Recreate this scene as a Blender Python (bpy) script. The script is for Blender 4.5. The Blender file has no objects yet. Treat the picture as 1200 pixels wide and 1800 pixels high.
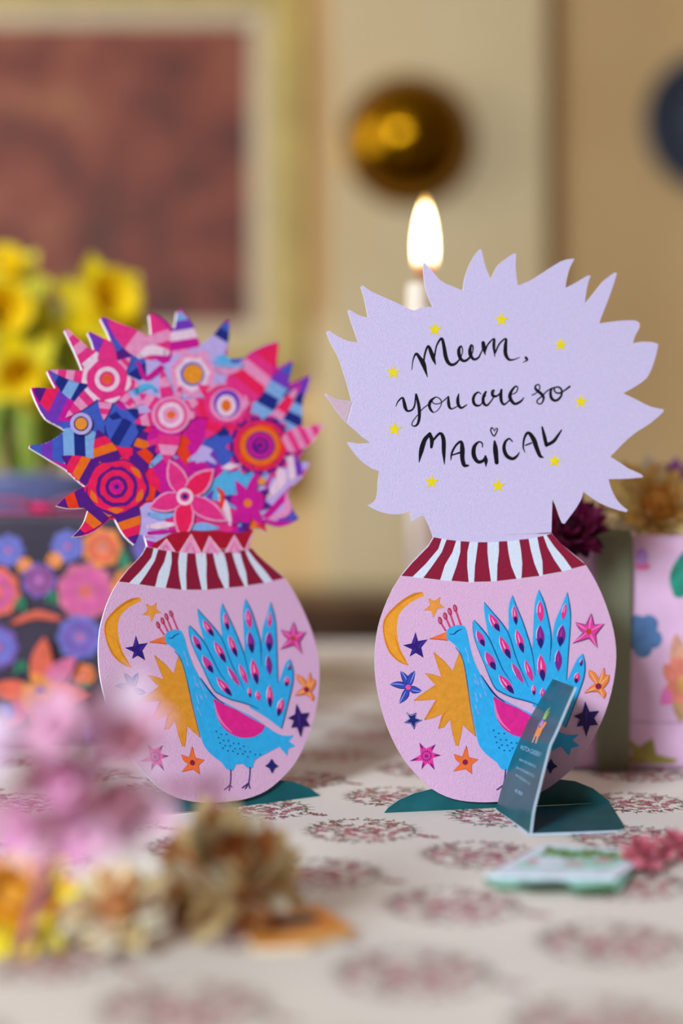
import bpy, bmesh, math, random
from mathutils import Vector, Matrix
from mathutils.geometry import tessellate_polygon
random.seed(7)
S = bpy.context.scene
COL = S.collection

# ------------------------------------------------------------------ camera
CAMZ = 0.107            # camera height above the table top (table top is z = 0)
FPX = 2500.0            # 50 mm lens on a 24 x 36 mm frame, in pixels of 1200 x 1800
cam_d = bpy.data.cameras.new('camera')
cam_d.sensor_fit = 'VERTICAL'; cam_d.sensor_height = 36.0; cam_d.sensor_width = 24.0
cam_d.lens = 50.0; cam_d.clip_start = 0.02
cam_d.dof.use_dof = True; cam_d.dof.focus_distance = 0.508; cam_d.dof.aperture_fstop = 3.0
cam = bpy.data.objects.new('camera', cam_d); COL.objects.link(cam)
cam.location = (0, 0, CAMZ); cam.rotation_euler = (math.pi/2, 0, 0)
S.camera = cam

# ------------------------------------------------------------------ view, world, light
S.view_settings.view_transform = 'Standard'; S.view_settings.look = 'None'
S.view_settings.gamma = 1.0; S.view_settings.use_curve_mapping = False
S.view_settings.exposure = 0.0
w = bpy.data.worlds.new('daylight'); S.world = w; w.use_nodes = True
w.node_tree.nodes['Background'].inputs[0].default_value = (0.75, 0.85, 1.0, 1)
w.node_tree.nodes['Background'].inputs[1].default_value = 1.2

def area(name, loc, target, sx, sy, power, col):
    d = bpy.data.lights.new(name, 'AREA'); d.shape = 'RECTANGLE'; d.size = sx; d.size_y = sy
    d.energy = power; d.color = col
    o = bpy.data.objects.new(name, d); COL.objects.link(o); o.location = loc
    o.rotation_euler = (Vector(target)-Vector(loc)).to_track_quat('-Z', 'Z').to_euler()
    return o
area('daylight_front_window', (-1.28, -1.97, 1.24), (0.0, 0.5, 0.08), 0.68, 0.56, 104, (0.82, 0.89, 1.0))
area('left_fill_light', (-1.96, 1.5, 0.85), (0, 1.6, 0.75), 1.3, 1.3, 20, (1.0, 0.95, 0.86))  # added fill from out of view, brightens the room and back wall

# ------------------------------------------------------------------ helpers
def lin(h):
    h = h.lstrip('#'); r = []
    for i in (0, 2, 4):
        c = int(h[i:i+2], 16)/255
        r.append(c/12.92 if c <= 0.04045 else ((c+0.055)/1.055)**2.4)
    return (*r, 1)
_m = {}
def P(hexc, rough=0.55, var=0.07, scale=260.0, bump=0.0, bscale=1400.0, metal=0.0, trans=0.0, spec=0.3, coat=0.0):
    """painted / dyed surface: base colour broken up by fine noise, optional paper-grain bump"""
    key = (hexc, rough, var, scale, bump, bscale, metal, trans, spec, coat)
    if key in _m: return _m[key]
    m = bpy.data.materials.new('paint_'+hexc.strip('#')); m.use_nodes = True
    nt = m.node_tree; b = nt.nodes['Principled BSDF']
    c = lin(hexc)
    tc = nt.nodes.new('ShaderNodeTexCoord')
    n = nt.nodes.new('ShaderNodeTexNoise'); n.inputs['Scale'].default_value = scale; n.inputs['Detail'].default_value = 4
    nt.links.new(tc.outputs['Object'], n.inputs['Vector'])
    r = nt.nodes.new('ShaderNodeValToRGB')
    r.color_ramp.elements[0].position = 0.3; r.color_ramp.elements[1].position = 0.7
    r.color_ramp.elements[0].color = (*[max(0, x*(1-var*1.6)) for x in c[:3]], 1)
    r.color_ramp.elements[1].color = (*[min(1, x*(1+var*1.6)+var*0.03) for x in c[:3]], 1)
    nt.links.new(n.outputs['Fac'], r.inputs['Fac']); nt.links.new(r.outputs['Color'], b.inputs['Base Color'])
    b.inputs['Roughness'].default_value = rough; b.inputs['Metallic'].default_value = metal
    b.inputs['Specular IOR Level'].default_value = spec
    b.inputs['Coat Weight'].default_value = coat; b.inputs['Coat Roughness'].default_value = 0.12
    if trans:
        b.inputs['Subsurface Weight'].default_value = trans; b.inputs['Subsurface Radius'].default_value = (0.006, 0.004, 0.003)
        b.inputs['Subsurface Scale'].default_value = 1.0
    if bump:
        n2 = nt.nodes.new('ShaderNodeTexNoise'); n2.inputs['Scale'].default_value = bscale; n2.inputs['Detail'].default_value = 3
        nt.links.new(tc.outputs['Object'], n2.inputs['Vector'])
        bp = nt.nodes.new('ShaderNodeBump'); bp.inputs['Strength'].default_value = bump; bp.inputs['Distance'].default_value = 0.0003
        nt.links.new(n2.outputs['Fac'], bp.inputs['Height']); nt.links.new(bp.outputs['Normal'], b.inputs['Normal'])
    _m[key] = m
    return m

def tag(o, label=None, cat=None, group=None, kind=None):
    if label: o['label'] = label
    if cat: o['category'] = cat
    if group: o['group'] = group
    if kind: o['kind'] = kind
    return o
def empty(name, loc=(0, 0, 0), mat=None, **k):
    o = bpy.data.objects.new(name, None); COL.objects.link(o); o.empty_display_size = 0.02
    if mat is not None: o.matrix_world = mat
    else: o.matrix_world = Matrix.Translation(loc)
    return tag(o, **k)
def attach(o, parent):
    if parent is not None:
        o.parent = parent
        pm = parent.matrix_world.copy()
        if parent.type == 'MESH' and parent.parent is not None: pm = WORLD.get(parent.name, Matrix())
        o.matrix_parent_inverse = pm.inverted()
    WORLD[o.name] = Matrix()
WORLD = {}

class MB:
    """collects faces with a material each; built in world coordinates"""
    def __init__(s): s.v = []; s.f = []; s.m = []; s.mats = []
    def mi(s, m):
        if m not in s.mats: s.mats.append(m)
        return s.mats.index(m)
    def face(s, pts, m):
        i = len(s.v); s.v += [tuple(p) for p in pts]; s.f.append(tuple(range(i, i+len(pts)))); s.m.append(s.mi(m))
    def grid(s, rows, m, close_u=False, close_v=False):
        nr, nc = len(rows), len(rows[0]); i0 = len(s.v)
        for r in rows: s.v += [tuple(p) for p in r]
        mm = s.mi(m)
        for a in range(nr if close_u else nr-1):
            for b in range(nc if close_v else nc-1):
                a2, b2 = (a+1) % nr, (b+1) % nc
                s.f.append((i0+a*nc+b, i0+a*nc+b2, i0+a2*nc+b2, i0+a2*nc+b)); s.m.append(mm)
    def box(s, c, size, m, rz=0):
        x, y, z = [q/2 for q in size]; R = Matrix.Rotation(rz, 3, 'Z'); c = Vector(c)
        P8 = [c+R@Vector((sx*x, sy*y, sz*z)) for sx in (-1, 1) for sy in (-1, 1) for sz in (-1, 1)]
        for q in ((0, 1, 3, 2), (4, 6, 7, 5), (0, 4, 5, 1), (2, 3, 7, 6), (0, 2, 6, 4), (1, 5, 7, 3)):
            s.face([P8[k] for k in q], m)
    def tube(s, pts, rad, m, n=10):
        pts = [Vector(p) for p in pts]; rows = []
        for i, p in enumerate(pts):
            t = (pts[min(i+1, len(pts)-1)]-pts[max(i-1, 0)]).normalized()
            a = t.orthogonal().normalized() if abs(t.z) > 0.95 else t.cross(Vector((0, 0, 1))).normalized()
            b = t.cross(a); r = rad[i] if isinstance(rad, (list, tuple)) else rad
            rows.append([p+r*(math.cos(2*math.pi*k/n)*a+math.sin(2*math.pi*k/n)*b) for k in range(n)])
        s.grid(rows, m, close_v=True); s.face(rows[0][::-1], m); s.face(rows[-1], m)
    def lathe(s, c, prof, m, n=40, axis=None):
        c = Vector(c); Q = (Vector(axis).normalized().to_track_quat('Z', 'Y').to_matrix() if axis else Matrix.Identity(3))
        rows = [[c+Q@Vector((r*math.cos(2*math.pi*k/n), r*math.sin(2*math.pi*k/n), z)) for k in range(n)] for r, z in prof]
        s.grid(rows, m, close_v=True)
        if prof[0][0] > 1e-5: s.face(rows[0][::-1], m)
        if prof[-1][0] > 1e-5: s.face(rows[-1], m)
    def build(s, name, parent=None, smooth=False, bevel=0, base=None, weld=False, **k):
        me = bpy.data.meshes.new(name); base = Vector(base) if base is not None else Vector((0, 0, 0))
        me.from_pydata([tuple(Vector(v)-base) for v in s.v], [], s.f)
        for m in s.mats: me.materials.append(m)
        me.polygons.foreach_set('material_index', s.m)
        if smooth: me.polygons.foreach_set('use_smooth', [True]*len(s.f))
        me.update()
        if weld:
            bm = bmesh.new(); bm.from_mesh(me); bmesh.ops.remove_doubles(bm, verts=bm.verts, dist=1e-5)
            bmesh.ops.recalc_face_normals(bm, faces=bm.faces); bm.to_mesh(me); bm.free()
        o = bpy.data.objects.new(name, me); COL.objects.link(o)
        if base.length: o.matrix_world = Matrix.Translation(base)
        attach(o, parent)
        if bevel:
            b = o.modifiers.new('bevel', 'BEVEL'); b.width = bevel; b.segments = 3; b.limit_method = 'ANGLE'
        return tag(o, **k)

# planes --------------------------------------------------------------
def axes(a, b, r=0.0):
    a, b, r = map(math.radians, (a, b, r))
    u = Vector((math.cos(a), math.sin(a), 0)); n = Vector((math.sin(a), -math.cos(a), 0))
    v = math.cos(b)*Vector((0, 0, 1))-math.sin(b)*n
    return math.cos(r)*u+math.sin(r)*v, -math.sin(r)*u+math.cos(r)*v
class Pose:
    """a sheet standing in the room: origin, in-sheet axes u (along), v (up), n (towards the reader)"""
    def __init__(s, O, a, b, r=0.0):
        s.O = Vector(O); s.u, s.v = axes(a, b, r); s.n = s.u.cross(s.v)
        s.M = Matrix(((s.u.x, s.v.x, s.n.x, s.O.x), (s.u.y, s.v.y, s.n.y, s.O.y), (s.u.z, s.v.z, s.n.z, s.O.z), (0, 0, 0, 1)))
    def un(s, p):
        C = Vector((0, 0, CAMZ)); d = Vector(((p[0]-600)/FPX, 1, -(p[1]-900)/FPX))
        q = C+d*((s.O-C).dot(s.n)/d.dot(s.n))-s.O
        return (q.dot(s.u), q.dot(s.v))
    def w(s, p, z=0.0): return s.O+s.u*p[0]+s.v*p[1]+s.n*z
def crop(pose, ox, oy, sc):
    return lambda p: pose.un((ox+p[0]/sc, oy+p[1]/sc))
def smooth_closed(pts, k=4, sharp=0.55):
    """Catmull-Rom that keeps the sharp corners (tips and notches)"""
    n = len(pts); V = [Vector((p[0], p[1])) for p in pts]; out = []
    def corner(i):
        a = (V[i]-V[i-1]).normalized(); b = (V[(i+1) % n]-V[i]).normalized(); return a.dot(b) < sharp
    for i in range(n):
        p1, p2 = V[i], V[(i+1) % n]
        p0 = V[i-1] if not corner(i) else p1-(p2-p1); p3 = V[(i+2) % n] if not corner((i+1) % n) else p2+(p2-p1)
        for j in range(k):
            t = j/k
            out.append(tuple(0.5*((2*p1)+(p2-p0)*t+(2*p0-5*p1+4*p2-p3)*t*t+(3*p1-p0-3*p2+p3)*t**3)))
    return out
def smooth_open(pts, k=5):
    V = [Vector(p) for p in pts]; out = []
    if len(V) < 3: return [tuple(v) for v in V]
    for i in range(len(V)-1):
        p1, p2 = V[i], V[i+1]; p0 = V[i-1] if i else p1*2-p2; p3 = V[i+2] if i+2 < len(V) else p2*2-p1
        for j in range(k):
            t = j/k
            out.append(tuple(0.5*((2*p1)+(p2-p0)*t+(2*p0-5*p1+4*p2-p3)*t*t+(3*p1-p0-3*p2+p3)*t**3)))
    out.append(tuple(V[-1])); return out
ident = lambda p: (p[0], p[1])
class Art:
    """printed sheet: an outline with thickness plus flat printed shapes, all one mesh"""
    def __init__(s, step=2e-6): s.mb = MB(); s.z = 0.0; s.step = step
    def sheet(s, outline, th, face, edge, back=None):
        tr = tessellate_polygon([[Vector((x, y, 0)) for x, y in outline]])
        area2 = sum(outline[i-1][0]*outline[i][1]-outline[i][0]*outline[i-1][1] for i in range(len(outline)))
        ol = outline if area2 > 0 else outline[::-1]
        tr = tessellate_polygon([[Vector((x, y, 0)) for x, y in ol]])
        n = len(ol); i0 = len(s.mb.v)
        s.mb.v += [(x, y, 0.0) for x, y in ol]+[(x, y, -th) for x, y in ol]
        fm, em, bk = s.mb.mi(face), s.mb.mi(edge), s.mb.mi(back or face)
        for t in tr:
            a, b, c = t
            cr = (ol[b][0]-ol[a][0])*(ol[c][1]-ol[a][1])-(ol[b][1]-ol[a][1])*(ol[c][0]-ol[a][0])
            if cr < 0: a, c = c, a
            s.mb.f.append((i0+a, i0+b, i0+c)); s.mb.m.append(fm)
            s.mb.f.append((i0+n+a, i0+n+c, i0+n+b)); s.mb.m.append(bk)
        for i in range(n):
            j = (i+1) % n
            s.mb.f.append((i0+i, i0+n+i, i0+n+j, i0+j)); s.mb.m.append(em)
    def poly(s, pts, m, f=ident, sm=0, sharp=0.55):
        if sm: pts = smooth_closed(pts, sm, sharp)
        q = [f(p) for p in pts]; s.z += s.step
        for t in tessellate_polygon([[Vector((x, y, 0)) for x, y in q]]):
            a, b, c = t
            cr = (q[b][0]-q[a][0])*(q[c][1]-q[a][1])-(q[b][1]-q[a][1])*(q[c][0]-q[a][0])
            if cr < 0: a, c = c, a
            s.mb.face([(q[i][0], q[i][1], s.z) for i in (a, b, c)], m)
    def stroke(s, pts, m, f=ident, wd=None, k=5, sm=True):
        if wd is not None: pts = [(p[0], p[1], wd) for p in pts]
        if sm: pts = smooth_open(pts, k)
        s.z += s.step; L = []; R = []
        for i, p in enumerate(pts):
            a = pts[max(0, i-1)]; b = pts[min(len(pts)-1, i+1)]
            d = Vector((b[0]-a[0], b[1]-a[1]))
            d = d.normalized() if d.length > 1e-9 else Vector((1, 0))
            h = abs(p[2])/2; L.append(f((p[0]-d.y*h, p[1]+d.x*h))); R.append(f((p[0]+d.y*h, p[1]-d.x*h)))
        for i in range(len(pts)-1):
            q = [L[i], L[i+1], R[i+1], R[i]]
            ar = sum(q[j-1][0]*q[j][1]-q[j][0]*q[j-1][1] for j in range(4))
            if ar < 0: q = q[::-1]
            s.mb.face([(x, y, s.z) for x, y in q], m)
        for e in (pts[0], pts[-1]):
            if e[2] > 3: s.ell((e[0], e[1]), abs(e[2])/2, abs(e[2])/2, m, f, n=10, same=True)
    def ell(s, c, rx, ry, m, f=ident, rot=0.0, n=24, wob=0.0, same=False):
        if same: s.z -= s.step
        ca, sa = math.cos(rot), math.sin(rot); pts = []
        for k in range(n):
            t = 2*math.pi*k/n; q = 1+wob*math.sin(5*t+c[0])*0.5+wob*random.uniform(-.5, .5)
            x, y = rx*q*math.cos(t), ry*q*math.sin(t); pts.append((c[0]+ca*x-sa*y, c[1]+sa*x+ca*y))
        s.poly(pts, m, f)
    def ring(s, c, r, wd, m, f=ident, n=28, wob=0.0):
        s.z += s.step
        A = []; B = []
        for k in range(n):
            t = 2*math.pi*k/n; q = 1+wob*random.uniform(-1, 1)
            A.append(f((c[0]+(r*q+wd/2)*math.cos(t), c[1]+(r*q+wd/2)*math.sin(t)))); B.append(f((c[0]+(r*q-wd/2)*math.cos(t), c[1]+(r*q-wd/2)*math.sin(t))))
        for k in range(n):
            j = (k+1) % n; q = [A[k], A[j], B[j], B[k]]
            ar = sum(q[i-1][0]*q[i][1]-q[i][0]*q[i-1][1] for i in range(4))
            if ar < 0: q = q[::-1]
            s.mb.face([(x, y, s.z) for x, y in q], m)
    def petal(s, base, tip, wd, mats, f=ident, bulge=0.38, bw=0.25, frac=None, bend=0.0):
        """pointed petal from base to tip, cut into colour bands along its length"""
        B = Vector(base); T = Vector(tip); d = T-B; nrm = Vector((-d.y, d.x)).normalized()
        def width(t):
            if t < bulge: return wd/2*(bw+(1-bw)*math.sin(t/bulge*math.pi/2))
            return wd/2*max(0.0, math.cos((t-bulge)/(1-bulge)*math.pi/2))**0.85
        n = len(mats); ts = frac or [i/n for i in range(n+1)]
        def pt(t, sgn): return tuple(B+d*t+nrm*(sgn*width(t)+bend*math.sin(t*math.pi)))
        for i in range(n):
            a, b = ts[i], ts[i+1]; K = 5
            left = [pt(a+(b-a)*k/K, 1) for k in range(K+1)]; right = [pt(a+(b-a)*k/K, -1) for k in range(K, -1, -1)]
            s.poly(left+right, mats[i], f)
    def build(s, name, parent, M=None, **k):
        me = bpy.data.meshes.new(name); me.from_pydata(s.mb.v, [], s.mb.f)
        for m in s.mb.mats: me.materials.append(m)
        me.polygons.foreach_set('material_index', s.mb.m); me.update()
        o = bpy.data.objects.new(name, me); COL.objects.link(o)
        if M is not None: o.matrix_world = M
        if parent is not None:
            o.parent = parent; o.matrix_parent_inverse = parent.matrix_world.inverted()
        return tag(o, **k)
# ------------------------------------------------------------------ the room
def wall_mat(name, hexc, hex2, sc=3.0):
    m = bpy.data.materials.new(name); m.use_nodes = True; nt = m.node_tree; b = nt.nodes['Principled BSDF']
    tc = nt.nodes.new('ShaderNodeTexCoord'); n = nt.nodes.new('ShaderNodeTexNoise'); n.inputs['Scale'].default_value = sc; n.inputs['Detail'].default_value = 5
    r = nt.nodes.new('ShaderNodeValToRGB'); r.color_ramp.elements[0].position = .35; r.color_ramp.elements[1].position = .65
    r.color_ramp.elements[0].color = lin(hexc); r.color_ramp.elements[1].color = lin(hex2)
    nt.links.new(tc.outputs['Object'], n.inputs['Vector']); nt.links.new(n.outputs['Fac'], r.inputs['Fac']); nt.links.new(r.outputs['Color'], b.inputs['Base Color'])
    b.inputs['Roughness'].default_value = .8
    n2 = nt.nodes.new('ShaderNodeTexNoise'); n2.inputs['Scale'].default_value = 120; bp = nt.nodes.new('ShaderNodeBump'); bp.inputs['Strength'].default_value = .1
    nt.links.new(tc.outputs['Object'], n2.inputs['Vector']); nt.links.new(n2.outputs['Fac'], bp.inputs['Height']); nt.links.new(bp.outputs['Normal'], b.inputs['Normal'])
    return m
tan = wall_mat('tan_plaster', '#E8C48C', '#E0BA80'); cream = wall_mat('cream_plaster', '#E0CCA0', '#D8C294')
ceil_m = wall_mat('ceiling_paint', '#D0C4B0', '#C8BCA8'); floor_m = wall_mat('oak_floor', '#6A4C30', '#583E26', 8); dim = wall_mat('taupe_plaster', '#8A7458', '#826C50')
white_wood = P('#E6E0D4', rough=.4, var=.03, scale=20)
X0, X1, Y0, Y1, Z0, Z1 = -2.0, 2.0, -2.0, 2.6, -0.75, 1.75
def slab(name, c, size, m): b = MB(); b.box(c, size, m); return b.build(name, kind='structure')
slab('floor', (0, .3, Z0-.05), (4.4, 5.0, .1), floor_m)
slab('ceiling', (0, .3, Z1+.05), (4.4, 5.0, .1), ceil_m)
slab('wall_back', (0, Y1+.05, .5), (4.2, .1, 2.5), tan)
slab('wall_right', (X1+.05, .3, .5), (.1, 4.6, 2.5), dim)
def holed(name, axis, pos, a0, a1, h0, h1, o0, o1, p0, p1, m):
    b = MB()
    def bx(u0, u1, z0, z1):
        if axis == 'x': b.box((pos, (u0+u1)/2, (z0+z1)/2), (.1, u1-u0, z1-z0), m)
        else: b.box(((u0+u1)/2, pos, (z0+z1)/2), (u1-u0, .1, z1-z0), m)
    bx(a0, o0, h0, h1); bx(o1, a1, h0, h1); bx(o0, o1, h0, p0); bx(o0, o1, p1, h1)
    return b.build(name, kind='structure')
holed('wall_left', 'x', X0-.05, Y0, Y1, Z0, Z1, .85, 2.15, .15, 1.55, wall_mat('blue_grey_plaster', '#6E8096', '#667890'))
holed('wall_front', 'y', Y0-.05, X0, X1, Z0, Z1, -1.65, -.9, .9, 1.6, dim)
def window(name, axis, pos, o0, o1, p0, p1):
    b = MB(); mid = (o0+o1)/2
    def bar(u0, u1, z0, z1):
        if axis == 'x': b.box((pos, (u0+u1)/2, (z0+z1)/2), (.05, u1-u0, z1-z0), white_wood)
        else: b.box(((u0+u1)/2, pos, (z0+z1)/2), (u1-u0, .05, z1-z0), white_wood)
    bar(o0, o0+.05, p0, p1); bar(o1-.05, o1, p0, p1); bar(o0+.05, o1-.05, p0, p0+.05); bar(o0+.05, o1-.05, p1-.05, p1); bar(mid-.02, mid+.02, p0+.05, p1-.05)
    b.build(name, kind='structure')
window('fill_window', 'x', X0-.06, .85, 2.15, .15, 1.55)  # unseen window, added to go with the left fill light
window('window_2', 'y', Y0-.06, -1.65, -.9, .9, 1.6)
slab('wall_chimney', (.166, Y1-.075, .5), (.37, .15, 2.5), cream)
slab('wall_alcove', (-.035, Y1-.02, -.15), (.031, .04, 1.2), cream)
for nm, cx, sx in (('baseboard_left', -1.01, 1.98), ('baseboard_right', 1.176, 1.648)):
    slab(nm, (cx, Y1-.01, Z0+.06), (sx, .02, .12), white_wood)

# brass dish on the chimney breast ------------------------------------
brass = bpy.data.materials.new('polished_brass'); brass.use_nodes = True
_b = brass.node_tree.nodes['Principled BSDF']; _b.inputs['Base Color'].default_value = lin('#94690C'); _b.inputs['Metallic'].default_value = 1; _b.inputs['Roughness'].default_value = .16
_n = brass.node_tree.nodes.new('ShaderNodeTexNoise'); _n.inputs['Scale'].default_value = 12
_bp = brass.node_tree.nodes.new('ShaderNodeBump'); _bp.inputs['Strength'].default_value = .15; _bp.inputs['Distance'].default_value = .01
brass.node_tree.links.new(_n.outputs['Fac'], _bp.inputs['Height']); brass.node_tree.links.new(_bp.outputs['Normal'], _b.inputs['Normal'])
dish = empty('wall_sconce', (.116, 2.45, .747), label='round polished brass dome mounted high on the cream wall behind the candle', cat='wall light')
b = MB(); R_ = .111
b.lathe((.116, 2.448, .747), [(R_*math.cos(t), R_*.9*math.sin(t)) for t in [i*math.pi/2/16 for i in range(17)]], brass, 56, axis=(0, -1, 0))
b.build('dome', dish, smooth=True)
b = MB(); b.lathe((.116, 2.45, .747), [(.05, -.0), (.07, .004), (.115, .006), (.117, .0), (.110, -.001)], brass, 56, axis=(0, -1, 0)); b.build('rim', dish, smooth=True)

# framed picture --------------------------------------------------------
pic = empty('framed_picture', (-.45, 2.6, .62), label='large gilt framed picture of mottled rust red, hanging upper left on the wall', cat='picture')
gold = P('#BFA85E', rough=.45, var=.12, scale=30); matb = P('#D6C6A4', var=.02)
rust = bpy.data.materials.new('rust_mottle'); rust.use_nodes = True; nt = rust.node_tree; bb = nt.nodes['Principled BSDF']
tc = nt.nodes.new('ShaderNodeTexCoord'); n1 = nt.nodes.new('ShaderNodeTexNoise'); n1.inputs['Scale'].default_value = 11; n1.inputs['Detail'].default_value = 6; n1.inputs['Roughness'].default_value = .65
rp = nt.nodes.new('ShaderNodeValToRGB'); E = rp.color_ramp.elements
E[0].position = .33; E[0].color = lin('#4A1E10'); E[1].position = .72; E[1].color = lin('#B08048')
for ps, hx in ((.45, '#70301C'), (.54, '#8A3E28'), (.62, '#96583A')):
    e = E.new(ps); e.color = lin(hx)
nt.links.new(tc.outputs['Object'], n1.inputs['Vector']); nt.links.new(n1.outputs['Fac'], rp.inputs['Fac']); nt.links.new(rp.outputs['Color'], bb.inputs['Base Color']); bb.inputs['Roughness'].default_value = .6
D = 2.56
def wx(px, d=D): return (px-600)/FPX*d
def wz(py, d=D): return CAMZ+(900-py)/FPX*d
xl, xr, zt, zb = wx(-520), wx(440), wz(40), wz(570)
b = MB(); b.box(((xl+xr)/2, 2.578, (zt+zb)/2), (xr-xl, .01, zt-zb), rust); b.build('canvas', pic)
b = MB(); mw = .033
for (a0, a1, c0, c1) in ((xl-mw, xr+mw, zt, zt+mw), (xl-mw, xr+mw, zb-mw, zb), (xl-mw, xl, zb, zt), (xr, xr+mw, zb, zt)):
    b.box(((a0+a1)/2, 2.576, (c0+c1)/2), (a1-a0, .014, c1-c0), matb)
b.build('mount', pic)
b = MB(); fw = .062
for (a0, a1, c0, c1) in ((xl-mw-fw, xr+mw+fw, zt+mw, zt+mw+fw), (xl-mw-fw, xr+mw+fw, zb-mw-fw, zb-mw), (xl-mw-fw, xl-mw, zb-mw, zt+mw), (xr+mw, xr+mw+fw, zb-mw, zt+mw)):
    b.box(((a0+a1)/2, 2.575, (c0+c1)/2), (a1-a0, .05, c1-c0), gold)
b.build('frame', pic)
# small gilt frame ------------------------------------------------------
sf = empty('small_frame', (-.08, 2.6, .2), label='small dark gilt wall plaque half hidden behind the printed bouquet card', cat='wall plaque')
b = MB(); b.box((wx(510), 2.585, wz(810)), (.135, .03, .125), P('#8A6414', rough=.4, metal=.5, var=.15, scale=40)); b.build('plaque', sf, bevel=.008)
b = MB(); b.box((wx(510), 2.567, wz(810)), (.08, .008, .075), P('#7A5410', rough=.5, var=.2, scale=40)); b.build('panel', sf, bevel=.003)
# dark plate, right -----------------------------------------------------
pl = empty('wall_plate', (wx(1262), 2.6, wz(208)), label='dark slate blue round plate cut off by the right edge of the photo', cat='plate')
b = MB(); b.lathe((wx(1262), 2.598, wz(208)), [(.05, 0), (.06, .006), (.12, .02), (.128, .024), (.13, .02), (.12, .012), (.06, -.001)], P('#3E4656', rough=.35, var=.1, scale=30), 48, axis=(0, -1, 0)); b.build('rim', pl, smooth=True)
b = MB(); b.lathe((wx(1262), 2.594, wz(208)), [(0.0001, 0.004), (.06, .006)], P('#4A5468', rough=.35, var=.1, scale=30), 48, axis=(0, -1, 0)); b.build('well', pl, smooth=True)

# sideboard --------------------------------------------------------------
sb = empty('sideboard', (0.1, 2.2, Z0), label='long dark brown wooden sideboard against the far wall', cat='sideboard')
dk = P('#4A2F1A', rough=.4, var=.2, scale=14); dk2 = P('#573820', rough=.35, var=.2, scale=14)
zt_ = wz(1046, 2.15)
b = MB(); b.box((.1, 2.25, (Z0+.1+zt_-.03)/2), (2.2, .36, zt_-.03-Z0-.1), dk); b.build('body', sb, bevel=.004)
b = MB(); b.box((.1, 2.245, zt_-.015), (2.26, .40, .03), dk2); b.build('top', sb, bevel=.005)
for sx in (-.9, 1.1):
    for sy in (2.1, 2.4):
        b = MB(); b.box((sx, sy, Z0+.05), (.05, .05, .1), dk2); b.build('leg', sb)
for k in range(4):
    b = MB(); b.box((-.72+.547*k, 2.066, Z0+.36), (.5, .012, .48), dk2); dr = b.build('door', sb, bevel=.003)
    b = MB(); b.lathe((-.52+.547*k if k % 2 == 0 else -.92+.547*k, 2.06, Z0+.42), [(.006, 0), (.006, .012), (.013, .018), (.013, .024), (.0001, .028)], brass, 16, axis=(0, -1, 0)); b.build('knob', dr, smooth=True)

# table ------------------------------------------------------------------
TX, TY0, TY1 = .85, .12, 1.165
tb = empty('dining_table', (0, .65, Z0), label='wooden dining table under the cream floral cloth', cat='table')
oak = P('#8A5E36', rough=.45, var=.2, scale=12)
b = MB(); b.box((0, (TY0+TY1)/2, -.018), (2*TX-.01, TY1-TY0-.01, .03), oak); b.build('table_top', tb)
for sx in (-1, 1):
    for y in (TY0+.06, TY1-.06):
        b = MB(); b.box((sx*(TX-.07), y, (Z0-.033)/2), (.06, .06, -.033-Z0), oak); b.build('leg', tb)
# cloth with printed sprig roundels
cl = bpy.data.materials.new('cotton_cloth'); cl.use_nodes = True; nt = cl.node_tree; bb = nt.nodes['Principled BSDF']
tc = nt.nodes.new('ShaderNodeTexCoord'); n1 = nt.nodes.new('ShaderNodeTexNoise'); n1.inputs['Scale'].default_value = 9; n1.inputs['Detail'].default_value = 3
rp = nt.nodes.new('ShaderNodeValToRGB'); rp.color_ramp.elements[0].position = .35; rp.color_ramp.elements[1].position = .65
rp.color_ramp.elements[0].color = lin('#D8CFC0'); rp.color_ramp.elements[1].color = lin('#E0D8CC')
nt.links.new(tc.outputs['Object'], n1.inputs['Vector']); nt.links.new(n1.outputs['Fac'], rp.inputs['Fac']); nt.links.new(rp.outputs['Color'], bb.inputs['Base Color'])
bb.inputs['Roughness'].default_value = .75; bb.inputs['Sheen Weight'].default_value = .3
wv = nt.nodes.new('ShaderNodeTexNoise'); wv.inputs['Scale'].default_value = 1600; wv2 = nt.nodes.new('ShaderNodeTexNoise'); wv2.inputs['Scale'].default_value = 14
ad = nt.nodes.new('ShaderNodeMath'); ad.operation = 'MULTIPLY_ADD'; ad.inputs[1].default_value = 12; bp = nt.nodes.new('ShaderNodeBump'); bp.inputs['Strength'].default_value = .35; bp.inputs['Distance'].default_value = .0003
nt.links.new(tc.outputs['Object'], wv.inputs['Vector']); nt.links.new(tc.outputs['Object'], wv2.inputs['Vector'])
nt.links.new(wv2.outputs['Fac'], ad.inputs[0]); nt.links.new(wv.outputs['Fac'], ad.inputs[2]); nt.links.new(ad.outputs[0], bp.inputs['Height']); nt.links.new(bp.outputs['Normal'], bb.inputs['Normal'])
cloth = Art(step=1.5e-7)
cloth.mb.box((0, (TY0+TY1)/2, -.0015), (2*TX, TY1-TY0, .003), cl)
for (c, s_) in (((-TX, (TY0+TY1)/2, -.12), (.004, TY1-TY0, .24)), ((TX, (TY0+TY1)/2, -.12), (.004, TY1-TY0, .24)), ((0, TY0, -.12), (2*TX, .004, .24)), ((0, TY1, -.12), (2*TX, .004, .24))):
    cloth.mb.box(c, s_, cl)
red, dkl, tanl, blu, pale = P('#B26470'), P('#6A5E56'), P('#AE9C82'), P('#8E94BC'), P('#D09AA0')
rnd = random.Random(11); items = []
for k in range(96):
    a = rnd.uniform(0, 2*math.pi); r = .0160*rnd.uniform(.0, 1)**.55
    x, y = r*math.cos(a)*1.05, r*math.sin(a)
    q = rnd.random(); items.append((x, y, 'f' if q < .6 else 'l', rnd.uniform(0, 6.28), rnd.choice([red, red, pale]) if r > .0022 or k % 2 else blu))
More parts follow.
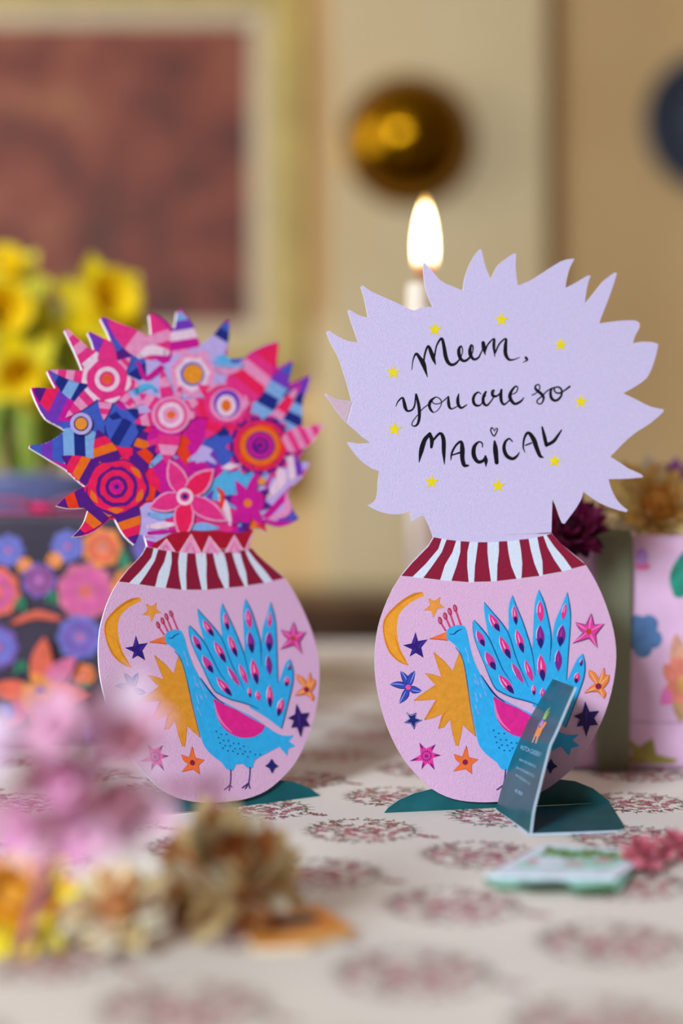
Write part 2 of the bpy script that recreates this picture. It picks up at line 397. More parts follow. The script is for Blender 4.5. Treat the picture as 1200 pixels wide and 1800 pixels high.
for k in range(26):
    a = 2*math.pi*k/26; items.append((.0172*math.cos(a)*1.05, .0172*math.sin(a), 'l', a+rnd.uniform(-.7, .7), tanl))
for k in range(4): items.append((.019+.0016*k, -.008-.0008*k+rnd.uniform(-.001, .001), 'f' if k % 2 else 'l', rnd.uniform(0, 6), red))
def motif(cx, cy, detail):
    for (x, y, kind, a, m) in items:
        px, py = cx+x, cy+y
        if kind == 'f':
            for j in range(5 if detail else 1):
                t = a+j*2*math.pi/5; rr = .0010
                cloth.ell((px+rr*math.cos(t), py+rr*math.sin(t)) if detail else (px, py), .0009 if detail else .0017, .0006 if detail else .0015, m, n=6, rot=t)
            if detail: cloth.ell((px, py), .0005, .0005, dkl, n=5)
        else:
            d = (math.cos(a), math.sin(a))
            if detail:
                cloth.stroke([(px-d[0]*.0024, py-d[1]*.0024), (px+d[1]*.0004, py-d[0]*.0004), (px+d[0]*.003, py+d[1]*.003)], dkl, wd=.00032, k=2)
                for sg in (-1, 1):
                    cloth.ell((px+sg*d[1]*.0008+d[0]*.0008*sg, py-sg*d[0]*.0008+d[1]*.0008*sg), .0013, .00055, tanl if sg > 0 else dkl, n=6, rot=a+sg*.6)
            else: cloth.ell((px, py), .0018, .0009, tanl, n=5, rot=a)
for i in range(-26, 27):
    for j in range(-26, 27):
        cx = .0067+.037*i-.0135*j; cy = .478-.034*i-.057*j
        if TY0+.03 < cy < TY1-.03 and abs(cx) < TX-.04 and abs(cx) < .10+.36*cy:
            cloth.z = 0.00002; motif(cx, cy, cy < .62)
cloth.build('tablecloth', None, label='cream cotton tablecloth printed with round sprigs of small red flowers', cat='tablecloth')
# ------------------------------------------------------------------ the two cut-out greeting cards
PR = Pose((.0553, .5124, 0), 12, 4)                 # right card
PL = Pose((-.0423, .5115, 0), 33.6, 18.6, -3.15)    # left card, turned and leaning back
white = P('#F2EFF2', rough=.6, var=.01)
BOLD = 1.13
def card(hexc, **k): return P(hexc, rough=.62, var=.02, scale=700, bump=.7, bscale=1500, **k)
lav, pinkp, stripe_w, maroon = card('#D2C7EA'), card('#E0B5D8'), card('#DCE6F6'), card('#8E1236')
def ink(h, var=.045): return P(h, rough=.55, var=var, scale=420, bump=.35, bscale=1100)
black = P('#0C0C16', rough=.5, var=.02)
cA = crop(PR, 660, 1020, 1042/220); cB = crop(PR, 800, 1020, 1200/290); c3 = crop(PR, 640, 920, 1200/470)
cL = crop(PL, 150, 920, 1200/440)
TH = .0005
bowlR = [(310,62),(285,103),(215,175),(163,237),(120,305),(85,385),(60,465),(47,555),(45,650),(55,740),(75,830),(100,910),(135,990),(180,1065),(235,1130),(300,1190),(365,1225),(430,1243),(500,1250),(570,1250),(650,1244),(730,1228),(800,1200),(860,1160),(930,1100),(985,1032),(1035,945),(1075,855),(1103,765),(1120,680),(1127,600),(1122,520),(1105,440),(1075,350),(1040,270),(992,188),(950,150),(900,110),(860,73),(838,45)]
bowl_side = [c3(p) for p in bowlR]                   # from neck left, down, round, up to neck right
top_arc = [(740,68),(640,79),(550,84),(470,82),(400,75)]
bowl_outline = smooth_closed(bowl_side+[c3(p) for p in top_arc], 2)
def q5(P4, f, m, art):  art.poly(P4, m, f)

def vase_art(A):
    """stripes, peacock, moon, sun and stars printed on the bowl"""
    band_b = [(163,237),(260,247),(340,255),(465,265),(565,262),(680,250),(780,238),(885,217),(992,188)]
    A.poly([(163,237),(215,176),(285,105),(310,63),(400,76),(470,83),(550,85),(640,80),(740,69),(837,46),(860,74),(900,111),(950,151),(991,187)]+band_b[::-1][1:-1], stripe_w, c3)
    for L_, R_2 in (([(310,63),(285,105),(215,176),(164,236)], [(345,69),(330,115),(275,180),(214,240)]),
                  ([(367,73),(345,130),(300,195),(262,245)], [(410,78),(393,130),(360,185),(338,254)]),
                  ([(430,80),(428,130),(412,190),(388,258)], [(470,83),(460,130),(459,190),(466,264)]),
                  ([(508,85),(502,130),(494,190),(490,263)], [(550,85),(550,130),(556,190),(566,261)]),
                  ([(601,82),(601,130),(594,190),(592,259)], [(638,80),(644,130),(656,190),(680,249)]),
                  ([(692,74),(700,120),(706,180),(702,246)], [(734,70),(744,120),(760,180),(783,236)]),
                  ([(773,62),(782,110),(796,170),(798,232)], [(800,56),(820,110),(850,165),(885,216)]),
                  ([(814,53),(850,105),(893,155),(928,204)], [(837,46),(860,74),(900,111),(991,187)])):
        A.poly(L_[::-1]+R_2, maroon, c3)
    gold_, gold_d = ink('#EFA02C'), ink('#D77F1C')
    moon = [(382,97),(320,108),(240,150),(150,220),(85,290),(58,350),(55,420),(75,520),(115,610),(190,680),(272,712),(240,650),(205,580),(180,490),(172,410),(180,320),(215,250),(280,190),(350,150),(395,130),(395,112)]
    A.poly(moon, gold_, cA, sm=3)
    A.stroke([(380,104,8),(320,118,22),(240,160,22),(155,228,20),(92,298,16),(66,360,12),(64,430,12),(84,520,14),(120,600,14),(190,670,12),(265,706,6)], gold_d, cA)
    A.stroke([(155,460,3),(172,520,8),(195,590,10),(235,655,10),(262,700,4)], gold_d, cA)
    st = [(532,142),(522,195),(572,228),(510,235),(475,310),(460,250),(396,250),(450,210),(436,150),(485,175)]
    A.poly(st, ink('#EE9C42'), cA); A.stroke(st+[st[0]], gold_d, cA, wd=5, sm=False)
    pur, pur2, navy = ink('#2D1678'), ink('#4A2C9E'), ink('#1A2570')
    st = [(328,430),(348,505),(430,492),(375,560),(395,645),(330,605),(278,635),(298,575),(222,540),(295,525)]
    A.poly(st, pur, cA); A.stroke([(326,455,3),(322,500,16),(310,530,5)], pur2, cA); A.stroke([(415,500,4),(365,540,14),(355,570,4)], pur2, cA); A.stroke([(300,610,4),(312,585,10),(325,570,3)], pur2, cA)
    blue, palel = ink('#3249B4'), ink('#B9C4EC')
    C0 = (267, 890)
    for tip, bd in (((200,752), 10), ((325,750), -10), ((382,922), 8), ((192,1028), -10), ((110,865), 8)):
        A.petal(C0, tip, 62, [navy], cA, bend=bd); A.petal(C0, tip, 50, [blue], cA, bend=bd)
        B = Vector(C0); T = Vector(tip); n = Vector((-(T-B).y, (T-B).x)).normalized()*(bd*.6+8)
        A.stroke([tuple(B.lerp(T, .25)+n)+(2,), tuple(B.lerp(T, .6)+n)+(5,), tuple(T)+(2,)], palel, cA)
    A.ell(C0, 22, 22, ink('#F0509C'), cA)
    st = [(250,1098),(290,1118),(335,1100),(332,1145),(385,1165),(335,1190),(318,1243),(285,1195),(232,1185),(275,1150)]
    A.poly(st, navy, cA); A.stroke([(x*.82+305*.18, y*.82+1160*.18) for x, y in st+[st[0]]], palel, cA, wd=4, sm=False)
    sun = [(480,602),(560,670),(638,755),(692,600),(735,700),(760,870),(790,1080),(826,1298),(770,1250),(718,1200),(700,1300),(682,1375),(664,1372),(638,1280),(615,1155),(562,1220),(518,1235),(550,1110),(480,1140),(397,1162),(430,1110),(500,990),(400,995),(312,1000),(350,970),(495,870),(450,820),(405,772),(470,785),(545,805),(510,700)]
    A.poly(sun, ink('#E3982E'), cA)
    A.stroke(sun+[sun[0]], gold_d, cA, wd=6, sm=False)
    A.stroke([(505,985,3),(470,1060,10),(405,1155,10)], gold_d, cA); A.stroke([(610,1070,3),(560,1120,10),(522,1230,8)], gold_d, cA)
    mag, mag_d = ink('#E8389E'), ink('#6A1F78')
    st = [(360,1352),(415,1400),(492,1365),(465,1430),(537,1455),(470,1480),(485,1575),(425,1520),(378,1570),(385,1500),(282,1503),(370,1450)]
    A.poly(st, mag, cA)
    for t in (0, 2, 4, 6, 8, 10):
        T = Vector(st[t]); c = Vector((418, 1458)); A.stroke([tuple(T.lerp(c, .5))+(3,), tuple(T.lerp(c, .28))+(16,), tuple(T)+(3,)], mag_d, cA)
    for k in range(14):
        t = k*math.pi/7; A.ell((418+38*math.cos(t), 1460+38*math.sin(t)), 8, 6, mag_d, cA, rot=t, n=8)
    A.ell((418, 1460), 15, 15, mag_d, cA); A.ell((422, 1456), 6, 6, mag, cA, n=8)
    org, org_d, mar = ink('#F27236'), ink('#D9541E'), ink('#8C1A48')
    st = [(750,1378),(768,1472),(848,1490),(792,1532),(795,1612),(742,1568),(640,1588),(700,1525),(662,1490),(643,1445),(716,1468)]
    A.poly(st, org, cA); A.stroke(st+[st[0]], org_d, cA, wd=5, sm=False); A.ell((740, 1513), 23, 23, mar, cA)
    # peacock
    sky, sky2, deep, bpink = ink('#2FB0EC'), ink('#5CC4F0'), ink('#155E98'), ink('#E4238E')
    A.poly([(442,484),(580,430),(592,500),(520,488)], ink('#F2763E'), cA); A.stroke([(445,487),(520,492),(592,499)], org_d, cA, wd=7)
    stem, hd = ink('#E2447E'), ink('#A3174A')
    for b0, t0, c0 in (((577,418), (533,345), (530,335)), ((618,398), (577,305), (573,298)), ((650,378), (612,268), (611,260)), ((703,368), (660,245), (655,233))):
        A.stroke([b0, t0], stem, cA, wd=14, sm=False); A.stroke([(b0[0]-7, b0[1]), (t0[0]-6, t0[1])], hd, cA, wd=4, sm=False)
        A.ell(c0, 17, 31, hd, cA, rot=-.2); A.ell((c0[0]-2, c0[1]), 10, 21, ink('#D9597A'), cA, rot=-.2)
    body = [c3(p) for p in [(365,505),(370,478),(393,461),(437,457),(455,478),(468,540),(490,620),(530,700),(575,765)]]
    body += [cL(p) for p in [(612,838),(655,858),(720,892),(800,932),(855,970),(890,995),(940,1020),(994,1018),(968,1045),(1001,1070),(966,1082),(962,1116),(937,1088),(925,1072),(860,1105),(806,1138),(798,1172),(772,1176),(750,1155),(714,1158),(702,1188),(668,1178),(650,1150),(600,1112),(566,1072)]]
    body += [c3(p) for p in [(500,952),(482,850),(468,760),(452,660),(433,590),(403,545),(372,522)]]
    A.poly(body, sky, sm=2)
    A.stroke([(520,545,3),(600,500,5),(660,560,6),(705,620,8),(735,720,8),(755,850,7),(775,1000,5),(800,1150,4),(826,1298,3)][2:], deep, cA)
    A.stroke([(612,448,4),(645,448,9),(672,425,10),(712,405,5)], navy, cA)
    for x, y in ((740,560),(752,600),(758,645),(815,775),(835,830),(815,820),(868,825),(880,860),(818,930),(828,970),(858,935),(820,1030),(836,1075),(900,920)):
        A.stroke([(x, y, 3), (x+8, y+22, 8), (x+14, y+44, 3)], ink('#A6A8E8'), cA)
    for r_, row in enumerate([(622,1000),(625,1030),(640,1055),(645,1080)]):
        for k in range(3+3*r_ if r_ < 3 else 6):
            A.ell((row[0]+k*24+(r_ % 2)*8, row[1]+k*7+(k % 2)*6), 5, 4, deep, cL, n=7)
    wing = [(607,840),(650,866),(720,897),(790,937),(856,972),(842,1000),(800,1026),(740,1030),(690,1010),(650,975),(622,920)]
    A.poly(wing, bpink, cL, sm=2); A.stroke([(612,860,3),(628,920,10),(655,965,8),(695,1003,3)], ink('#F07AB8'), cL)
    A.stroke([(520,680,3),(560,740,7),(590,775,7),(625,800,4)], navy, c3)
    lg = ink('#3A2E7C')
    for pts in ([(690,1184),(690,1225),(686,1258)], [(686,1256),(672,1268),(660,1278)], [(686,1256),(684,1270),(682,1282)], [(686,1256),(694,1266)],
                [(783,1172),(781,1210),(776,1246)], [(776,1246),(760,1258),(745,1270)], [(776,1246),(768,1260),(760,1274)], [(776,1246),(779,1262),(782,1272)]):
        A.stroke(pts, lg, cL, wd=5)
    fan = [cB(p) for p in [(130,285),(180,340),(235,415),(258,470),(235,400),(215,300),(203,215),(203,157),(260,225),(325,300),(372,365),(382,350),(380,220),(392,150),(408,108),(440,190),(480,300),(515,410),(550,520),(556,450),(562,300),(572,160),(600,68),(640,160),(668,280),(686,370),(690,480),(694,500),(698,430),(715,310),(765,190),(806,85),(825,200),(830,300),(820,450),(810,600),(800,725),(812,715),(845,640),(880,570),(920,532),(937,600),(930,690),(900,790),(850,940),(797,1072)]]
    fan += [cL(p) for p in [(900,962),(850,925),(780,885)]]+[cB(p) for p in [(560,890),(480,868),(410,850),(330,815),(275,770),(245,700),(205,610),(165,520),(135,430),(118,340)]]
    A.poly(fan, sky, sm=2, sharp=.2)
    for pts in ([(132,290,4),(180,345,10),(240,425,10),(300,560,10),(340,650,8),(402,742,4)], [(205,160,4),(262,230,8),(330,310,10),(385,400,9),(440,575,9),(525,775,4)],
                [(410,112,4),(440,195,8),(490,320,8),(550,515,9),(575,690,4)], [(602,72,4),(640,165,9),(668,280,10),(688,390,10),(688,480,9),(680,588,5)],
                [(808,90,4),(826,200,9),(830,300,7),(818,480,8),(802,720,5)], [(921,536,4),(935,605,9),(930,690,9),(900,790,9),(797,1068,6)],
                [(120,300,3),(135,430,4),(205,610,5),(275,770,9),(330,815,9),(410,850,9),(480,868,9),(560,892,9),(625,918,5)]):
        A.stroke(pts, deep, cB)
    e1, e2, e3, dkb, hl = ink('#E8308E'), ink('#C43C96'), ink('#7A2490'), ink('#1A1E74'), ink('#F4CDE6')
    def eye(t, b_, w_, col, bot=True, f=cB):
        T, B = Vector(t), Vector(b_); d = B-T; n = Vector((-d.y, d.x)).normalized()
        A.petal(t, b_, w_, [e1 if col is not e3 else e3], f, bulge=.5, bw=.05); A.petal(tuple(T+d*.06), tuple(B-d*.06), w_*.78, [col], f, bulge=.5, bw=.05)
        if bot:
            A.poly([tuple(B), tuple(T+d*.78+n*w_*.3), tuple(T+d*.62+n*w_*.26), tuple(T+d*.55), tuple(T+d*.62-n*w_*.26), tuple(T+d*.78-n*w_*.3)], dkb, f, sm=3, sharp=-.5)
        A.stroke([tuple(T)+(2,), tuple(T+d*.25+n*w_*.38)+(6,), tuple(T+d*.55+n*w_*.47)+(4,)], hl, f)
        A.stroke([tuple(T+d*.2)+(2,), tuple(T+d*.45+n*w_*.05)+(w_*.12,), tuple(T+d*.55+n*w_*.05)+(2,)], hl if col is e1 else e1, f)
    for t, b_, w_, col, bot in (((150,362),(207,485),52,e2,1),((213,518),(288,655),62,e2,1),((310,686),(422,828),58,e1,1),((241,243),(317,375),56,e1,1),((316,405),(396,575),58,e1,1),((403,598),(490,752),42,e2,0),
            ((418,183),(437,328),44,e1,1),((436,356),(489,532),54,e1,1),((500,578),(555,738),44,e1,0),((563,758),(566,838),32,e1,1),((607,148),(616,306),54,e1,0),((606,323),(615,500),60,e3,1),((610,538),(632,738),64,e1,1),((628,783),(630,860),40,e1,0),
            ((796,168),(770,292),36,e1,0),((772,322),(752,484),64,e3,1),((742,503),(740,664),52,e3,0),((912,570),(903,625),24,e3,1),((885,670),(866,748),46,e1,1)):
        eye(t, b_, w_, col, bot)
    eye((875,778),(878,888),30,e1,True,cL); eye((938,842),(915,930),32,e1,True,cL)
    # right hand stars
    st = [(980,245),(1000,325),(1072,315),(1010,395),(1022,490),(960,420),(842,457),(920,385),(890,350),(863,306),(940,325)]
    A.poly(st, ink('#E2409E'), cB); A.stroke(st+[st[0]], mag_d, cB, wd=7, sm=False)
    for t in (0, 2, 4, 6, 9): A.stroke([(962, 372, 3), tuple(Vector((962, 372)).lerp(Vector(st[t]), .6))+(9,), tuple(st[t])+(2,)], ink('#F38CC6'), cB)
    A.ell((962, 372), 21, 21, ink('#C2441E'), cB)
    st = [(1072,636),(1078,690),(1110,688),(1100,740),(1062,785),(1085,820),(1070,858),(1020,805),(928,818),(975,775),(1010,748),(965,700),(963,652),(1005,672),(1035,720)]
    A.poly(st, ink('#F28C3E'), cB, sm=2); A.stroke(smooth_closed(st, 2)+[st[0]], org_d, cB, wd=4, sm=False)
    for t in (0, 2, 6, 8, 12): A.stroke([(1032, 770, 3), tuple(Vector((1032, 770)).lerp(Vector(st[t]), .55))+(7,), tuple(Vector((1032, 770)).lerp(Vector(st[t]), .9))+(2,)], ink('#F8C49A'), cB)
    A.ell((1032, 770), 23, 23, mar, cB)
    A.poly([(935,878),(965,955),(1035,948),(1000,1000),(1028,1050),(970,1055),(942,1137),(920,1055),(872,1064),(900,1010),(853,990),(915,960)], ink('#2B1660'), cB)
    A.stroke([(940,930,3),(945,990,10),(942,1060,3)], pur2, cB)
    A.poly([(885,1130),(897,1152),(916,1165),(897,1177),(886,1202),(875,1177),(853,1166),(872,1152)], navy, cL)

# right card -----------------------------------------------------------
cU = crop(PR, 560, 430, 1200/310); cV = crop(PR, 860, 430, 3.75); cW = crop(PR, 560, 680, 1200/310); cX = crop(PR, 860, 680, 3.75)
msg = [cW(p) for p in [(780,1030),(765,985),(738,920),(715,875),(680,885),(632,915),(620,850),(600,852),(560,865),(500,868),(430,855),(370,830),(330,808),(360,792),(390,762),(400,700),(402,640),(412,575),(370,560),(320,530),(270,485),(230,435),(192,380),(210,375),(260,385),(310,385),(350,378),(300,345),(250,300),(188,245),(130,180),(85,110),(40,52),(50,46),(90,70),(150,90),(225,98)]]
msg += [cU(p) for p in [(222,1060),(195,960),(165,860),(130,760),(80,670),(52,592),(70,584),(130,625),(200,655),(268,665),(250,610),(225,540),(197,450),(213,444),(270,480),(335,497),(320,420),(305,350),(285,287),(298,277),(360,320),(450,360),(540,400),(600,430),(650,448),(700,428),(775,422),(740,340),(718,250),(710,150),(714,116),(760,165),(830,245),(900,280),(980,312),(990,240),(1015,160),(1055,80),(1093,32),(1108,40),(1125,120),(1150,190),(1172,235)]]
msg += [cV(p) for p in [(30,180),(60,130),(110,90),(160,58),(176,63),(172,140),(178,210),(188,270),(280,230),(380,165),(470,110),(530,94),(560,94),(530,150),(510,220),(500,285),(560,255),(610,225),(650,203),(668,207),(650,250),(635,330),(628,390),(690,315),(750,240),(825,183),(840,190),(815,270),(780,370),(740,470),(722,520),(800,508),(890,500),(960,500),(988,516),(990,545),(960,600),(945,650),(1000,640),(1070,642),(1112,655),(1100,720),(1075,800),(1035,880),(960,935),(882,980)]]
msg += [cX(p) for p in [(960,80),(1060,130),(1145,148),(1142,168),(1060,240),(980,290),(910,345),(850,405),(795,460),(860,500),(920,540),(1000,576),(1010,596),(920,605),(850,607),(785,608),(800,665),(830,730),(870,780),(912,812),(902,826),(840,810),(770,785),(700,750),(617,690),(605,740),(570,800),(530,855),(495,902),(480,898),(460,850),(440,790),(415,735),(412,830),(408,960)]]
msg = smooth_closed(msg, 2, sharp=.6)
fold = empty('greeting_card', mat=Matrix.Translation((.0553, .513, 0)), label='right hand cut-out vase card with a handwritten message on plain lavender', cat='greeting card', group='peacock vase greeting cards')
A = Art(); inner = [(x*.985+PR.un((870,1180))[0]*.015, y*.985+.002) for x, y in bowl_side[1:-1]]
A.sheet(msg+[c3((838,45))]+inner[::-1]+[c3((310,62))], TH, lav, white, pinkp)
# folded tip on the left
A.poly([(50,50),(90,72),(150,92),(224,100),(190,243),(132,178),(88,110)], card('#D2B4C4'), cW); A.stroke([(238,95),(215,170),(192,245)], card('#E6D8EC'), cW, wd=5); A.stroke([(228,98),(205,170),(186,240)], card('#B49AB4'), cW, wd=3)
cM = crop(PR, 715, 580, 1200/220); cY = crop(PR, 690, 665, 7.5); cR = crop(PR, 820, 665, 1200/190); cG = crop(PR, 720, 740, 1200/270)
for f, strokes in ((cM, ([(47,380,6),(58,290,10),(88,228,20),(120,265,30),(155,320,42),(178,390,24),(197,452,5)], [(158,330,14),(172,230,16),(203,155,20),(232,215,34),(255,280,30),(275,335,5)], [(262,265,14),(285,150,14),(332,82,22),(355,160,30),(370,250,34),(395,312,30),(435,335,24),(478,312,18),(515,262,10),(533,200,9),(520,155,13),(498,185,26),(500,240,30),(522,285,26),(556,297,22),(595,270,18),(625,225,10),(633,165,13),(616,145,15),(604,190,28),(608,240,30),(642,282,22),(685,265,16),(708,222,12),(722,190,10)],
        [(730,122,30),(738,175,36),(750,240,6)], [(748,212,12),(775,140,14),(835,84,14),(832,150,26),(842,255,6)], [(845,220,14),(888,130,14),(948,84,16),(944,150,30),(945,230,32),(975,282,22),(1020,285,12),(1083,262,5)], [(1140,266,24),(1152,288,16),(1112,311,4)])),
    (cY, ([(42,372,7),(70,305,16),(128,256,22),(150,320,38),(166,388,40),(195,430,26),(255,415,20),(290,350,20),(305,205,16),(328,290,32),(348,400,38),(350,520,34),(328,600,28),(290,630,18),(252,614,12),(270,560,12),(330,482,10)], [(340,465,9),(400,398,12),(470,345,12)],
        [(560,248,14),(500,300,34),(482,365,34),(512,430,26),(548,448,10),(605,408,10),(640,340,10),(630,280,13),(575,248,12),(525,275,16),(522,312,14),(560,338,12),(620,330,12),(665,300,13),(735,240,14)], [(735,240,16),(735,320,36),(750,385,30),(785,402,16),(845,372,12)], [(868,208,14),(857,280,36),(865,350,38),(905,390,26),(975,350,12)])),
    (cR, ([(158,175,8),(130,155,14),(92,180,24),(72,230,28),(85,285,28),(125,305,20),(165,282,10),(172,220,10)], [(208,190,12),(190,222,8)], [(212,150,20),(185,205,28),(185,268,30),(220,302,20),(265,260,14),(300,208,12)], [(298,168,8),(303,132,14),(280,148,20),(290,192,30),(330,198,20),(368,165,12),(385,120,18),(378,190,32),(385,255,28),(410,290,22),(440,275,14),(470,248,14)],
        [(500,180,9),(548,155,11),(566,105,12),(540,90,16),(492,150,28),(480,215,36),(530,283,26),(600,255,20),(632,215,8)], [(725,187,11),(772,162,10),(810,112,11),(800,70,13),(765,82,15),(765,120,24),(800,150,30),(846,195,28),(850,240,18),(825,282,13),(785,275,13),(785,240,13),(840,195,13),(880,150,12),(940,112,12),(985,100,13)],
        [(950,110,14),(930,150,24),(940,220,30),(985,248,24),(1035,215,22),(1056,160,18),(1040,110,19),(1000,97,15),(970,115,17),(985,155,15),(1030,165,17),(1080,138,14),(1142,92,20)])),
    (cG, ([(72,322,4),(90,230,32),(115,150,30),(156,100,22)], [(156,100,20),(172,150,28),(168,205,18)], [(178,155,14),(235,97,18),(262,140,28),(265,240,26),(270,338,4)], [(320,305,5),(328,250,14),(360,190,14),(400,162,18),(410,220,32),(410,290,30),(425,345,26),(458,348,10)], [(325,268,8),(398,245,13)],
        [(568,205,6),(563,172,10),(535,165,12),(502,205,26),(500,270,30),(530,318,24),(570,312,20),(592,282,16)], [(590,275,14),(594,310,26),(594,358,3)], [(662,160,14),(668,220,34),(678,325,28)], [(659,74,5),(640,52,8),(632,78,9),(658,118,9),(684,68,8),(672,58,6),(659,80,5)],
        [(800,160,8),(775,138,11),(745,165,18),(735,215,24),(755,270,26),(800,295,22),(835,275,15),(855,245,5)], [(898,245,5),(885,200,11),(895,130,15),(925,92,20),(965,140,32),(990,210,30),(1015,270,24),(1040,285,9)], [(903,190,9),(950,172,10)], [(1033,48,12),(1050,120,24),(1065,185,24)], [(1065,190,22),(1120,160,22),(1155,115,17),(1183,72,9)]))):
    for s_ in strokes: A.stroke([(p[0], p[1], p[2]*BOLD+1) for p in s_], black, f)
pxR = crop(PR, 0, 0, 1.0); yel = ink('#F2DC10', var=.03)
for x, y in ((764,579),(881,562),(985,606),(690.5,655),(1020.5,706),(693,754.5),(974.5,810.5),(758,847),(875,854)):
    A.poly([(x+(13.5 if k % 2 == 0 else 5.2)*math.sin(k*math.pi/5+.05), y-(13.5 if k % 2 == 0 else 5.2)*math.cos(k*math.pi/5+.05)) for k in range(10)], yel, pxR)
A.build('message_panel', fold, M=PR.M, label='lavender panel with the handwritten words')
A = Art(); A.sheet(bowl_outline, TH*.8, pinkp, white, lav)
vase_art(A)
A.build('vase_panel', fold, M=PR.M@Matrix.Translation((0, 0, .0007)), label='pink bowl panel printed with a peacock')

# stand of the right card ------------------------------------------------
teal = P('#0D5B62', rough=.4, var=.12, scale=90, coat=.12, spec=.35); teal_in = P('#101C26', rough=.34, var=.1, scale=90, coat=.3, spec=.5); edge_w = P('#CFE4F4', rough=.5, var=.02)
def crescent(pose, parent, th=.0005):
    A = Art(); f = c3
    pts = [f(p) for p in [(92,1312),(110,1278),(160,1242),(230,1212),(305,1194),(400,1190),(700,1160),(880,1150),(950,1158),(1030,1190),(1080,1228),(1112,1262)]]
    pts = [(x, max(y, 0.0003)) for x, y in pts]; pts[0] = (pts[0][0], .0003); pts[-1] = (pts[-1][0], .0003)
    A.sheet(pts, th, teal, edge_w, teal); return A.build('base_crescent', parent, M=pose.M@Matrix.Translation((0, 0, -.0011)))
crescent(PR, fold)
def ground(px, py, z=0.0):
    d = (CAMZ-z)*FPX/(py-900); return Vector(((px-600)/FPX*d, d, z))
def plate(pts, th, top, edge, name, parent):
    b = MB(); n = len(pts); up = Vector((0, 0, th))
    b.face([p+up for p in pts], top); b.face([p for p in pts][::-1], top)
    for i in range(n):
        a, c = pts[i], pts[(i+1) % n]; b.face([a, c, c+up, a+up], edge)
    return b.build(name, parent)
gA, gB = ground(871, 1424), ground(930, 1470)
fl = [ground(930,1470), ground(1015,1467), ground(1085,1464), ground(1097,1461), ground(1094,1452), ground(1080,1430), ground(1071,1414.5), ground(874,1425)]
plate([Vector((p.x, p.y, .0002)) for p in fl], .0006, teal, edge_w, 'floor_flap', fold)
# strip: (far edge, near edge) stations from the table upwards
farE = [Vector((.0552, .5085, .0008)), Vector((.0572, .509, .008)), Vector((.0610, .5105, .0185)), Vector((.0668, .5125, .031)), Vector((.0716, .5135, .039)), Vector((.0764, .5145, .0466))]
nearE = [Vector((.0622, .4695, .0008)), Vector((.0632, .4705, .008)), Vector((.0692, .4740, .0293)), Vector((.0715, .4752, .0335)), Vector((.0768, .4768, .0452)), Vector((.0784, .4782, .0482))]
def along(E_, t):
    d = [0.0]
    for i in range(1, len(E_)): d.append(d[-1]+(E_[i]-E_[i-1]).length)
    t *= d[-1]
    for i in range(1, len(E_)):
        if t <= d[i]+1e-9: return E_[i-1].lerp(E_[i], (t-d[i-1])/(d[i]-d[i-1]))
    return E_[-1]
NS = 24
rows = [[along(farE, i/NS).lerp(along(nearE, i/NS), k/6) for k in range(7)] for i in range(NS+1)]
b = MB(); nrm = Vector((-.93, -.2, .33)).normalized(); off = nrm*.0003; th_s = -nrm*.0007
b.grid([[p-nrm*0 for p in r] for r in rows], teal); b.grid([[p+th_s for p in r][::-1] for r in rows], teal)
for e in (0, -1): b.grid([[r[e], r[e]+th_s] for r in rows], edge_w)
b.grid([rows[-1], [p+th_s for p in rows[-1]]], edge_w); b.grid([rows[0], [p+th_s for p in rows[0]]], edge_w)
from mathutils.bvhtree import BVHTree
_vs = [p for r in rows for p in r]; _fs = [(i*7+k, i*7+k+1, (i+1)*7+k+1, (i+1)*7+k) for i in range(NS) for k in range(6)]
bvh = BVHTree.FromPolygons(_vs, _fs)
def onstrip(px, py, lift=.00005):
    o = Vector((0, 0, CAMZ)); d = Vector(((px-600)/FPX, 1, -(py-900)/FPX)).normalized()
    h = bvh.ray_cast(o, d)
    if h[0] is None: h = bvh.find_nearest(o+d*.5)
    return h[0]+nrm*lift
def s_poly(pts, m, lift):
    for t in tessellate_polygon([[Vector((x, y, 0)) for x, y in pts]]):
        b.face([onstrip(*pts[i], lift) for i in t], m)
cT = lambda x, y: (925+x/24, 1240+y/24)
orn, orn2, grn, vio = P('#F09A4A'), P('#D8A884'), P('#9CC860'), P('#B070D0')
def s_bar(x0, y0, x1, y1, w0, w1, m, lift):
    d = Vector((x1-x0, y1-y0)).normalized(); n = Vector((-d.y, d.x))
    s_poly([cT(x0+n.x*w0/2, y0+n.y*w0/2), cT(x1+n.x*w1/2, y1+n.y*w1/2), cT(x1-n.x*w1/2, y1-n.y*w1/2), cT(x0-n.x*w0/2, y0-n.y*w0/2)], m, lift)
s_poly([cT(*p) for p in [(480,930),(600,920),(690,960),(640,1080),(540,1320),(380,1300),(330,1290),(400,1100)]], orn, .00006)
s_bar(650,960,820,700,110,95,orn,.00007); s_bar(360,1290,245,1570,60,50,orn2,.00006); s_bar(480,1310,390,1600,75,60,orn2,.00006); s_bar(480,940,580,700,28,24,orn2,.00008)
s_bar(580,900,700,620,110,120,vio,.00009); s_bar(600,860,690,690,20,16,white,.0001)
for x0, y0, x1, y1 in ((700,590,870,190), (730,600,940,110), (765,600,1010,80), (790,590,990,260)): s_bar(x0, y0, x1, y1, 42, 18, grn, .0001)
